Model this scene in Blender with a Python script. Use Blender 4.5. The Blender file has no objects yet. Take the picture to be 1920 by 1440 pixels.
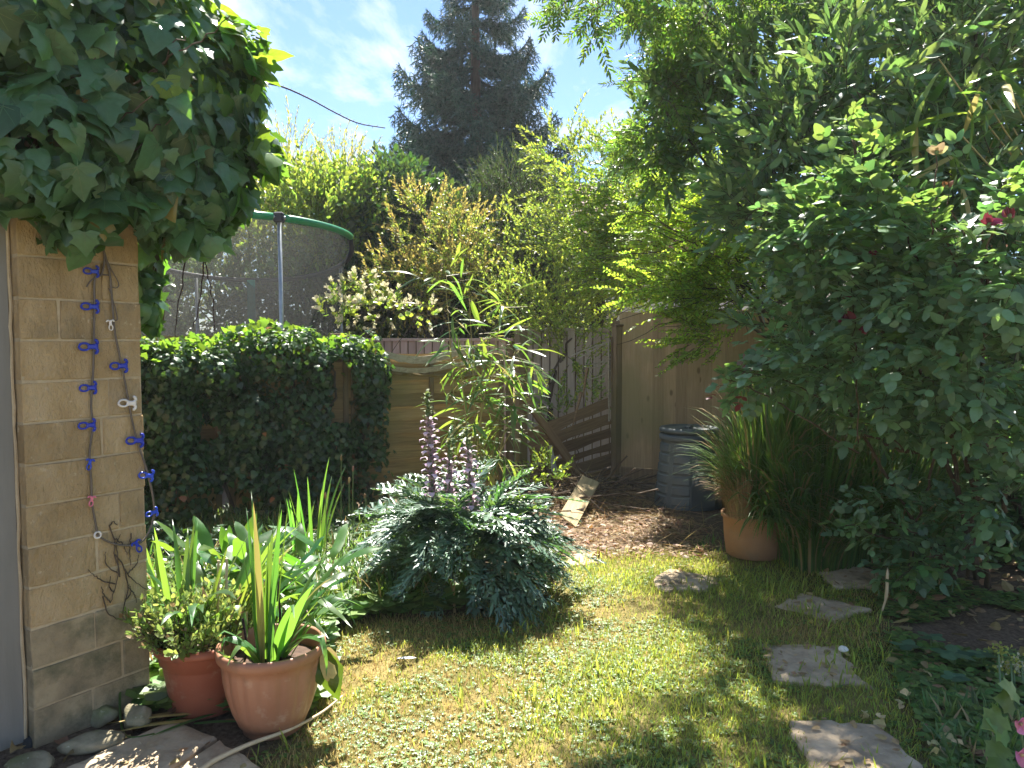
import bpy, bmesh, math, random
import numpy as np
from mathutils import Vector, Matrix

random.seed(11)
rng = np.random.default_rng(11)
R = math.radians
scene = bpy.context.scene
COL = scene.collection

# ---------------------------------------------------------------- camera, sky, sun, exposure
F = 1423.0                      # focal length in photo pixels (1920 wide)
CAM = np.array([0.0, 0.0, 1.5])
PITCH = -math.atan(80 / F)
cd = bpy.data.cameras.new('camera')
cd.sensor_width = 36.0
cd.lens = 36.0 * F / 1920.0
cd.clip_start = 0.05
cd.clip_end = 3000
cam = bpy.data.objects.new('camera', cd)
cam.location = CAM
cam.rotation_euler = (math.pi / 2 + PITCH, 0, 0)
COL.objects.link(cam)
scene.camera = cam

SUN_EL, SUN_AZ = 57.0, -2.0     # degrees; azimuth to the right of the view axis (+Y)
SKY_STRENGTH = 0.05
SUN_STRENGTH = 4.0
EXPOSURE = 2.3
VEIL_DENSITY = 0.0010  # density of the added volume that stands in for lens glare

world = bpy.data.worlds.new('World')
scene.world = world
world.use_nodes = True


def build_world():
    nt = world.node_tree
    nt.nodes.clear()
    N = nt.nodes.new
    L = nt.links.new
    out = N('ShaderNodeOutputWorld')
    sky = N('ShaderNodeTexSky')
    sky.sky_type = 'NISHITA'
    sky.sun_disc = False
    sky.sun_elevation = R(SUN_EL)
    sky.sun_rotation = R(SUN_AZ)
    sky.air_density = 1.0
    sky.dust_density = 0.0
    sky.altitude = 1500
    sky.ozone_density = 4.0
    bg = N('ShaderNodeBackground')
    bg.inputs['Strength'].default_value = SKY_STRENGTH
    L(sky.outputs[0], bg.inputs['Color'])
    cl = N('ShaderNodeBackground')
    cl.inputs['Color'].default_value = (1, 0.99, 0.98, 1)
    cl.inputs['Strength'].default_value = 0.35
    tc = N('ShaderNodeTexCoord')
    sep = N('ShaderNodeSeparateXYZ')
    L(tc.outputs['Generated'], sep.inputs[0])
    zc = N('ShaderNodeMath'); zc.operation = 'MAXIMUM'; zc.inputs[1].default_value = 0.0
    L(sep.outputs['Z'], zc.inputs[0])
    za = N('ShaderNodeMath'); za.operation = 'ADD'; za.inputs[1].default_value = 0.12
    L(zc.outputs[0], za.inputs[0])
    dx = N('ShaderNodeMath'); dx.operation = 'DIVIDE'
    dy = N('ShaderNodeMath'); dy.operation = 'DIVIDE'
    L(sep.outputs['X'], dx.inputs[0]); L(za.outputs[0], dx.inputs[1])
    L(sep.outputs['Y'], dy.inputs[0]); L(za.outputs[0], dy.inputs[1])
    cmb = N('ShaderNodeCombineXYZ')
    L(dx.outputs[0], cmb.inputs[0]); L(dy.outputs[0], cmb.inputs[1])
    mp = N('ShaderNodeMapping')
    mp.inputs['Rotation'].default_value = (0, 0, R(25))
    mp.inputs['Location'].default_value = (0.35, 0.9, 0)
    mp.inputs['Scale'].default_value = (1.0, 0.55, 1)
    L(cmb.outputs[0], mp.inputs['Vector'])
    no = N('ShaderNodeTexNoise')
    no.inputs['Scale'].default_value = 1.7
    no.inputs['Detail'].default_value = 9
    no.inputs['Roughness'].default_value = 0.58
    no.inputs['Distortion'].default_value = 0.35
    L(mp.outputs[0], no.inputs['Vector'])
    ramp = N('ShaderNodeValToRGB')
    ramp.color_ramp.elements[0].position = 0.52
    ramp.color_ramp.elements[1].position = 0.70
    L(no.outputs['Fac'], ramp.inputs[0])
    mix = N('ShaderNodeMixShader')
    L(ramp.outputs[0], mix.inputs[0])
    L(bg.outputs[0], mix.inputs[1])
    L(cl.outputs[0], mix.inputs[2])
    L(mix.outputs[0], out.inputs['Surface'])


build_world()

sl = bpy.data.lights.new('sun', 'SUN')
sl.energy = SUN_STRENGTH
sl.angle = R(0.5)
sl.color = (1.0, 0.95, 0.86)
sun = bpy.data.objects.new('sun', sl)
sd = Vector((math.sin(R(SUN_AZ)) * math.cos(R(SUN_EL)), math.cos(R(SUN_AZ)) * math.cos(R(SUN_EL)), math.sin(R(SUN_EL))))
sun.rotation_euler = (-sd).to_track_quat('-Z', 'Y').to_euler()
sun.location = (3, 12, 20)
COL.objects.link(sun)

vs = scene.view_settings
vs.view_transform = 'Standard'
vs.look = 'None'
vs.exposure = EXPOSURE
vs.gamma = 1.0
vs.use_curve_mapping = False
scene.cycles.max_bounces = 10
scene.cycles.transparent_max_bounces = 16
scene.cycles.transmission_bounces = 8
scene.cycles.diffuse_bounces = 5

# ---------------------------------------------------------------- projection helpers
_fw = np.array([0, math.cos(PITCH), math.sin(PITCH)])
_up = np.array([0, -math.sin(PITCH), math.cos(PITCH)])
_rt = np.array([1.0, 0, 0])


def ray(px, py):
    return _rt * ((px - 960) / F) + _up * ((720 - py) / F) + _fw


def P(px, py, Y):
    d = ray(px, py)
    return CAM + d * (Y / d[1])


def G(px, py, z=0.0):
    d = ray(px, py)
    return CAM + d * ((z - CAM[2]) / d[2])


def PL(px, py, p0, n):
    d = ray(px, py)
    return CAM + d * (np.dot(np.asarray(p0) - CAM, n) / np.dot(d, n))


def nrm(v):
    v = np.asarray(v, float)
    return v / np.maximum(np.linalg.norm(v, axis=-1, keepdims=True), 1e-9)


_nk = rng.normal(size=(7, 3))
_np = rng.uniform(0, 6.28, 7)


def noise3(p, f=1.0):
    p = np.asarray(p) * f
    s = np.zeros(p.shape[:-1])
    for k, ph in zip(_nk, _np):
        s += np.sin(p @ (k * 1.6) + ph)
    return s / 4.0


# ---------------------------------------------------------------- templates (v, t, m)
class T:
    def __init__(s, v, t, m=None):
        s.v = np.asarray(v, float).reshape(-1, 3)
        s.t = np.asarray(t, int).reshape(-1, 3)
        s.m = np.zeros(len(s.t), int) if m is None else (np.full(len(s.t), m, int) if np.isscalar(m) else np.asarray(m, int))
        s._me = {}

    def mat(s, k):
        return T(s.v, s.t, k)

    def mv(s, loc=(0, 0, 0), rot=None, sc=1.0):
        v = s.v * np.asarray(sc)
        if rot is not None:
            v = v @ np.asarray(rot).T
        return T(v + np.asarray(loc), s.t, s.m)


def join(ts):
    V, TT, M, o = [], [], [], 0
    for t in ts:
        V.append(t.v); TT.append(t.t + o); M.append(t.m); o += len(t.v)
    return T(np.concatenate(V), np.concatenate(TT), np.concatenate(M))


def frames(pos, y, z, sc):
    """(N,4,4) matrices whose y axis is y and whose z axis is near z."""
    y = nrm(y)
    x = nrm(np.cross(y, z))
    zz = np.cross(x, y)
    M = np.zeros((len(pos), 4, 4))
    sc = np.asarray(sc, float)
    if sc.ndim == 0:
        sc = np.full(len(pos), float(sc))
    if sc.ndim == 1:
        sc = np.repeat(sc[:, None], 3, 1)
    M[:, :3, 0] = x * sc[:, 0:1]
    M[:, :3, 1] = y * sc[:, 1:2]
    M[:, :3, 2] = zz * sc[:, 2:3]
    M[:, :3, 3] = pos
    M[:, 3, 3] = 1
    return M


def scatter(tm, idx, Ms):
    """one template holding every copy"""
    V, TT, MM, o = [], [], [], 0
    for k, t in enumerate(tm):
        S = Ms[idx == k]
        if not len(S):
            continue
        v = np.einsum('nij,vj->nvi', S[:, :3, :3], t.v) + S[:, None, :3, 3]
        n, nv = v.shape[:2]
        tt = t.t[None] + (np.arange(n) * nv)[:, None, None] + o
        V.append(v.reshape(-1, 3)); TT.append(tt.reshape(-1, 3)); MM.append(np.tile(t.m, n))
        o += n * nv
    return T(np.concatenate(V), np.concatenate(TT), np.concatenate(MM))


def mesh_of(t, name, mats, smooth=False):
    key = (name, tuple(m.name for m in mats), smooth)
    if key in t._me:
        return t._me[key]
    me = bpy.data.meshes.new(name)
    nv, nt = len(t.v), len(t.t)
    me.vertices.add(nv)
    me.vertices.foreach_set('co', t.v.astype(np.float32).ravel())
    me.loops.add(nt * 3)
    me.loops.foreach_set('vertex_index', t.t.astype(np.int32).ravel())
    me.polygons.add(nt)
    me.polygons.foreach_set('loop_start', np.arange(0, nt * 3, 3, dtype=np.int32))
    for m in mats:
        me.materials.append(m)
    if len(mats) > 1:
        me.polygons.foreach_set('material_index', t.m.astype(np.int32))
    me.polygons.foreach_set('use_smooth', np.full(nt, bool(smooth)))
    me.update(calc_edges=True)
    t._me[key] = me
    return me


WM = {}


def M4(a):
    return Matrix([list(map(float, r)) for r in a])


def obj(name, t, mats, parent=None, M=None, smooth=False, kind=None):
    if not isinstance(mats, (list, tuple)):
        mats = [mats]
    o = bpy.data.objects.new(name, mesh_of(t, name, mats, smooth))
    COL.objects.link(o)
    W = Matrix.Identity(4) if M is None else (M if isinstance(M, Matrix) else M4(M))
    if parent is not None:
        o.parent = parent
        o.matrix_basis = WM[parent.name].inverted() @ W
    else:
        o.matrix_basis = W
    WM[o.name] = W
    if kind:
        o['kind'] = kind
    return o


def tag(o, label, cat, group=None):
    o['label'] = label
    o['category'] = cat
    if group:
        o['group'] = group
    return o


def thing(name, label, cat, loc=(0, 0, 0), group=None):
    o = bpy.data.objects.new(name, None)
    o.empty_display_size = 0.1
    COL.objects.link(o)
    W = Matrix.Translation(Vector([float(c) for c in loc]))
    o.matrix_basis = W
    WM[o.name] = W
    return tag(o, label, cat, group)


# ---------------------------------------------------------------- solid shapes
def from_bm(bm):
    bmesh.ops.triangulate(bm, faces=bm.faces[:])
    bm.verts.index_update()
    t = T([v.co[:] for v in bm.verts], [[v.index for v in f.verts] for f in bm.faces])
    bm.free()
    return t


def cbox(sx, sy, sz, b=0.004, c=(0, 0, 0), cuts=0, jit=0.0, seed=0):
    """bevelled box centred on c"""
    bm = bmesh.new()
    bmesh.ops.create_cube(bm, size=1.0)
    for v in bm.verts:
        v.co = Vector((v.co.x * sx, v.co.y * sy, v.co.z * sz))
    if b > 0:
        bmesh.ops.bevel(bm, geom=bm.edges[:], offset=b, segments=1, affect='EDGES', profile=0.5)
    if cuts:
        ed = [e for e in bm.edges if e.calc_length() > min(sx, sy, sz) * 1.5]
        bmesh.ops.subdivide_edges(bm, edges=ed, cuts=cuts, use_grid_fill=True)
    if jit:
        r = random.Random(seed)
        for v in bm.verts:
            v.co += Vector((r.uniform(-jit, jit), r.uniform(-jit, jit), r.uniform(-jit, jit)))
    t = from_bm(bm)
    t.v += np.asarray(c)
    return t


def tube(pts, rad, n=6, cap=True):
    pts = np.asarray(pts, float)
    k = len(pts)
    rad = np.full(k, rad) if np.isscalar(rad) else np.asarray(rad, float)
    tg = nrm(np.gradient(pts, axis=0))
    ref = np.array([0.31, 0.17, 0.93]) if abs(tg[0, 2]) < 0.8 else np.array([0.9, 0.3, 0.1])
    a = nrm(np.cross(tg, ref)); b = np.cross(tg, a)
    th = np.arange(n) / n * 2 * math.pi
    ring = pts[:, None] + rad[:, None, None] * (np.cos(th)[None, :, None] * a[:, None] + np.sin(th)[None, :, None] * b[:, None])
    v = ring.reshape(-1, 3)
    f = []
    for i in range(k - 1):
        for j in range(n):
            p, q = i * n + j, i * n + (j + 1) % n
            f += [(p, q, q + n), (p, q + n, p + n)]
    if cap:
        v = np.vstack([v, pts[0], pts[-1]])
        for j in range(n):
            f += [(k * n, (j + 1) % n, j), (k * n + 1, (k - 1) * n + j, (k - 1) * n + (j + 1) % n)]
    return T(v, f)


def lathe(prof, n=48, mod=None):
    """prof: list of (r, z); mod(theta, i) -> radius factor"""
    th = np.arange(n) / n * 2 * math.pi
    v = []
    for i, (r, z) in enumerate(prof):
        rr = r * (np.array([mod(a, i) for a in th]) if mod else 1.0)
        v.append(np.stack([rr * np.cos(th), rr * np.sin(th), np.full(n, z)], 1))
    v = np.concatenate(v)
    f = []
    for i in range(len(prof) - 1):
        for j in range(n):
            p, q = i * n + j, i * n + (j + 1) % n
            f += [(p, q, q + n), (p, q + n, p + n)]
    return T(v, f)


def smooth_path(pts, n=24, jit=0.0):
    """Catmull-Rom through pts"""
    p = np.asarray(pts, float)
    p = np.vstack([2 * p[0] - p[1], p, 2 * p[-1] - p[-2]])
    out = []
    segs = len(p) - 3
    for u in np.linspace(0, segs - 1e-6, n):
        i = int(u); t = u - i
        a, b, c, d = p[i:i + 4]
        out.append(0.5 * ((2 * b) + (c - a) * t + (2 * a - 5 * b + 4 * c - d) * t * t + (3 * b - a - 3 * c + d) * t ** 3))
    out = np.array(out)
    if jit:
        out[1:-1] += rng.normal(0, jit, out[1:-1].shape)
    return out


def rock(rx, ry, rz, seed, rough=0.12):
    bm = bmesh.new()
    bmesh.ops.create_icosphere(bm, subdivisions=3, radius=1.0)
    r = np.random.default_rng(seed)
    ks = r.normal(size=(9, 3)) * 1.7
    ph = r.uniform(0, 6, 9)
    pl = nrm(r.normal(size=(9, 3)))
    for v in bm.verts:
        d = np.array(v.co)
        lim = min(1.0, min((0.70 / max(1e-6, float(d @ q)) if d @ q > 0.3 else 9) for q in pl))
        d = d * lim * (1 + rough * sum(np.sin(d @ k + p) for k, p in zip(ks, ph)) / 6)
        v.co = Vector((d[0] * rx, d[1] * ry, d[2] * rz))
    return from_bm(bm)


# ---------------------------------------------------------------- materials
def newmat(name):
    m = bpy.data.materials.new(name)
    m.use_nodes = True
    nt = m.node_tree
    return m, nt, nt.nodes.new, nt.links.new, nt.nodes['Principled BSDF']


def rnd_node(nt):
    N, L = nt.nodes.new, nt.links.new
    g = N('ShaderNodeNewGeometry'); oi = N('ShaderNodeObjectInfo')
    a = N('ShaderNodeMath'); a.operation = 'ADD'
    L(g.outputs['Random Per Island'], a.inputs[0]); L(oi.outputs['Random'], a.inputs[1])
    f = N('ShaderNodeMath'); f.operation = 'FRACT'
    L(a.outputs[0], f.inputs[0])
    return f.outputs[0]


def leaf_mat(name, col, tr, rough=0.45, trans=0.4, spec=0.5, var=0.35, hue=0.03, dead=None, deadp=0.03, spots=None):
    m, nt, N, L, b = newmat(name)
    rv = rnd_node(nt)
    hs = N('ShaderNodeHueSaturation'); hs.inputs['Color'].default_value = (*col, 1)
    ht = N('ShaderNodeHueSaturation'); ht.inputs['Color'].default_value = (*tr, 1)
    mr = N('ShaderNodeMapRange'); mr.inputs[3].default_value = 1 - var; mr.inputs[4].default_value = 1 + var
    L(rv, mr.inputs[0])
    mul = N('ShaderNodeMath'); mul.operation = 'MULTIPLY'; mul.inputs[1].default_value = 7.31
    L(rv, mul.inputs[0])
    fr = N('ShaderNodeMath'); fr.operation = 'FRACT'; L(mul.outputs[0], fr.inputs[0])
    mh = N('ShaderNodeMapRange'); mh.inputs[3].default_value = 0.5 - hue; mh.inputs[4].default_value = 0.5 + hue
    L(fr.outputs[0], mh.inputs[0])
    for h in (hs, ht):
        L(mr.outputs[0], h.inputs['Value']); L(mh.outputs[0], h.inputs['Hue'])
    c1, c2 = hs.outputs[0], ht.outputs[0]
    # veins and mottling on the blade
    no = N('ShaderNodeTexNoise'); no.inputs['Scale'].default_value = 60; no.inputs['Detail'].default_value = 3
    g = N('ShaderNodeNewGeometry'); L(g.outputs['Position'], no.inputs['Vector'])
    mm = N('ShaderNodeMapRange'); mm.inputs[1].default_value = 0.3; mm.inputs[2].default_value = 0.7
    mm.inputs[3].default_value = 0.82; mm.inputs[4].default_value = 1.18
    L(no.outputs['Fac'], mm.inputs[0])
    mc = N('ShaderNodeMix'); mc.data_type = 'RGBA'; mc.blend_type = 'MULTIPLY'; mc.inputs[0].default_value = 1
    L(c1, mc.inputs[6]); L(mm.outputs[0], mc.inputs[7])
    c1 = mc.outputs[2]
    if dead:
        gt = N('ShaderNodeMath'); gt.operation = 'LESS_THAN'; gt.inputs[1].default_value = deadp
        m2 = N('ShaderNodeMath'); m2.operation = 'MULTIPLY'; m2.inputs[1].default_value = 13.7
        L(rv, m2.inputs[0]); f2 = N('ShaderNodeMath'); f2.operation = 'FRACT'
        L(m2.outputs[0], f2.inputs[0]); L(f2.outputs[0], gt.inputs[0])
        r = []
        for c in (c1, c2):
            mx = N('ShaderNodeMix'); mx.data_type = 'RGBA'
            L(gt.outputs[0], mx.inputs[0]); L(c, mx.inputs[6]); mx.inputs[7].default_value = (*dead, 1)
            r.append(mx.outputs[2])
        c1, c2 = r
    L(c1, b.inputs['Base Color'])
    b.inputs['Roughness'].default_value = rough
    b.inputs['Specular IOR Level'].default_value = spec
    tb = N('ShaderNodeBsdfTranslucent'); L(c2, tb.inputs['Color'])
    mix = N('ShaderNodeMixShader'); mix.inputs[0].default_value = trans
    L(b.outputs[0], mix.inputs[1]); L(tb.outputs[0], mix.inputs[2])
    L(mix.outputs[0], nt.nodes['Material Output'].inputs['Surface'])
    return m


def rough_mat(name, cols, scale=8, stretch=(1, 1, 1), rough=0.85, bump=0.4, bscale=60, var=0.15, spec=0.3, detail=6, objspace=True, extra=None, dist=0.005):
    """2-3 colour mottled surface with relief; each object is offset in the noise and tinted"""
    m, nt, N, L, b = newmat(name)
    tc = N('ShaderNodeTexCoord'); oi = N('ShaderNodeObjectInfo')
    off = N('ShaderNodeVectorMath'); off.operation = 'ADD'
    if objspace:
        L(tc.outputs['Object'], off.inputs[0])
    else:
        g = N('ShaderNodeNewGeometry'); L(g.outputs['Position'], off.inputs[0])
    sc = N('ShaderNodeVectorMath'); sc.operation = 'SCALE'; sc.inputs[0].default_value = (37, 53, 71)
    L(oi.outputs['Random'], sc.inputs['Scale']); L(sc.outputs[0], off.inputs[1])
    mp = N('ShaderNodeMapping'); mp.inputs['Scale'].default_value = stretch
    L(off.outputs[0], mp.inputs['Vector'])
    no = N('ShaderNodeTexNoise'); no.inputs['Scale'].default_value = scale; no.inputs['Detail'].default_value = detail
    no.inputs['Roughness'].default_value = 0.6
    L(mp.outputs[0], no.inputs['Vector'])
    rp = N('ShaderNodeValToRGB')
    e = rp.color_ramp.elements
    e[0].position, e[1].position = 0.32, 0.68
    e[0].color = (*cols[0], 1); e[1].color = (*cols[-1], 1)
    if len(cols) == 3:
        x = e.new(0.5); x.color = (*cols[1], 1)
    L(no.outputs['Fac'], rp.inputs[0])
    hs = N('ShaderNodeHueSaturation')
    L(rp.outputs[0], hs.inputs['Color'])
    mr = N('ShaderNodeMapRange'); mr.inputs[3].default_value = 1 - var; mr.inputs[4].default_value = 1 + var
    L(rnd_node(nt), mr.inputs[0]); L(mr.outputs[0], hs.inputs['Value'])
    c = hs.outputs[0]
    n2 = N('ShaderNodeTexNoise'); n2.inputs['Scale'].default_value = bscale; n2.inputs['Detail'].default_value = 6
    n2.inputs['Roughness'].default_value = 0.65
    L(mp.outputs[0], n2.inputs['Vector'])
    if extra:      # (colour, scale, low, high): stains with a shape of their own
        for col, s_, lo, hi in extra:
            ne = N('ShaderNodeTexNoise'); ne.inputs['Scale'].default_value = s_; ne.inputs['Detail'].default_value = 8
            ne.inputs['Roughness'].default_value = 0.65
            L(off.outputs[0], ne.inputs['Vector'])
            me_ = N('ShaderNodeMapRange'); me_.inputs[1].default_value = lo; me_.inputs[2].default_value = hi
            L(ne.outputs['Fac'], me_.inputs[0])
            mx = N('ShaderNodeMix'); mx.data_type = 'RGBA'
            L(me_.outputs[0], mx.inputs[0]); L(c, mx.inputs[6]); mx.inputs[7].default_value = (*col, 1)
            c = mx.outputs[2]
    L(c, b.inputs['Base Color'])
    b.inputs['Roughness'].default_value = rough
    b.inputs['Specular IOR Level'].default_value = spec
    bu = N('ShaderNodeBump'); bu.inputs['Strength'].default_value = bump; bu.inputs['Distance'].default_value = dist
    L(n2.outputs['Fac'], bu.inputs['Height']); L(bu.outputs[0], b.inputs['Normal'])
    return m


def wood_mat(name, dark, light, knots=True, green=None, along='x', rough=0.85, var=0.18):
    m, nt, N, L, b = newmat(name)
    tc = N('ShaderNodeTexCoord'); oi = N('ShaderNodeObjectInfo')
    off = N('ShaderNodeVectorMath'); off.operation = 'ADD'
    sc = N('ShaderNodeVectorMath'); sc.operation = 'SCALE'; sc.inputs[0].default_value = (17, 23, 31)
    L(oi.outputs['Random'], sc.inputs['Scale']); L(tc.outputs['Object'], off.inputs[0]); L(sc.outputs[0], off.inputs[1])
    mp = N('ShaderNodeMapping')
    mp.inputs['Scale'].default_value = (1.2, 24, 24) if along == 'x' else (24, 24, 1.2)
    L(off.outputs[0], mp.inputs['Vector'])
    no = N('ShaderNodeTexNoise'); no.inputs['Scale'].default_value = 2.2; no.inputs['Detail'].default_value = 8
    no.inputs['Roughness'].default_value = 0.65; no.inputs['Distortion'].default_value = 0.6
    L(mp.outputs[0], no.inputs['Vector'])
    rp = N('ShaderNodeValToRGB')
    rp.color_ramp.elements[0].position, rp.color_ramp.elements[1].position = 0.3, 0.7
    rp.color_ramp.elements[0].color = (*dark, 1); rp.color_ramp.elements[1].color = (*light, 1)
    L(no.outputs['Fac'], rp.inputs[0])
    hs = N('ShaderNodeHueSaturation'); L(rp.outputs[0], hs.inputs['Color'])
    mr = N('ShaderNodeMapRange'); mr.inputs[3].default_value = 1 - var; mr.inputs[4].default_value = 1 + var
    L(oi.outputs['Random'], mr.inputs[0]); L(mr.outputs[0], hs.inputs['Value'])
    c = hs.outputs[0]
    if knots:
        mk = N('ShaderNodeMapping')
        mk.inputs['Scale'].default_value = (3.0, 9, 9) if along == 'x' else (7, 7, 3.6)
        L(off.outputs[0], mk.inputs['Vector'])
        vo = N('ShaderNodeTexVoronoi'); vo.inputs['Scale'].default_value = 1.0
        L(mk.outputs[0], vo.inputs['Vector'])
        k = N('ShaderNodeMapRange'); k.inputs[1].default_value = 0.10; k.inputs[2].default_value = 0.17
        k.inputs[3].default_value = 0.8; k.inputs[4].default_value = 0
        L(vo.outputs['Distance'], k.inputs[0])
        mx = N('ShaderNodeMix'); mx.data_type = 'RGBA'
        L(k.outputs[0], mx.inputs[0]); L(c, mx.inputs[6]); mx.inputs[7].default_value = (dark[0] * .35, dark[1] * .3, dark[2] * .25, 1)
        c = mx.outputs[2]
    if green:
        ng = N('ShaderNodeTexNoise'); ng.inputs['Scale'].default_value = 1.3; ng.inputs['Detail'].default_value = 5
        g = N('ShaderNodeNewGeometry'); L(g.outputs['Position'], ng.inputs['Vector'])
        k = N('ShaderNodeMapRange'); k.inputs[1].default_value = 0.45; k.inputs[2].default_value = 0.65; k.inputs[4].default_value = 0.75
        L(ng.outputs['Fac'], k.inputs[0])
        mx = N('ShaderNodeMix'); mx.data_type = 'RGBA'
        L(k.outputs[0], mx.inputs[0]); L(c, mx.inputs[6]); mx.inputs[7].default_value = (*green, 1)
        c = mx.outputs[2]
    L(c, b.inputs['Base Color'])
    b.inputs['Roughness'].default_value = rough
    b.inputs['Specular IOR Level'].default_value = 0.25
    bu = N('ShaderNodeBump'); bu.inputs['Strength'].default_value = 0.5; bu.inputs['Distance'].default_value = 0.003
    L(no.outputs['Fac'], bu.inputs['Height']); L(bu.outputs[0], b.inputs['Normal'])
    return m


def plain(name, col, rough=0.5, spec=0.5, metal=0.0, var=0.0):
    m, nt, N, L, b = newmat(name)
    no = N('ShaderNodeTexNoise'); no.inputs['Scale'].default_value = 25; no.inputs['Detail'].default_value = 5
    tc = N('ShaderNodeTexCoord'); L(tc.outputs['Object'], no.inputs['Vector'])
    mr = N('ShaderNodeMapRange'); mr.inputs[1].default_value = .3; mr.inputs[2].default_value = .7
    mr.inputs[3].default_value = .82; mr.inputs[4].default_value = 1.15
    L(no.outputs['Fac'], mr.inputs[0])
    mc = N('ShaderNodeMix'); mc.data_type = 'RGBA'; mc.blend_type = 'MULTIPLY'; mc.inputs[0].default_value = 1
    mc.inputs[6].default_value = (*col, 1); L(mr.outputs[0], mc.inputs[7])
    L(mc.outputs[2], b.inputs['Base Color'])
    b.inputs['Roughness'].default_value = rough
    b.inputs['Specular IOR Level'].default_value = spec
    b.inputs['Metallic'].default_value = metal
    return m


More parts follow.
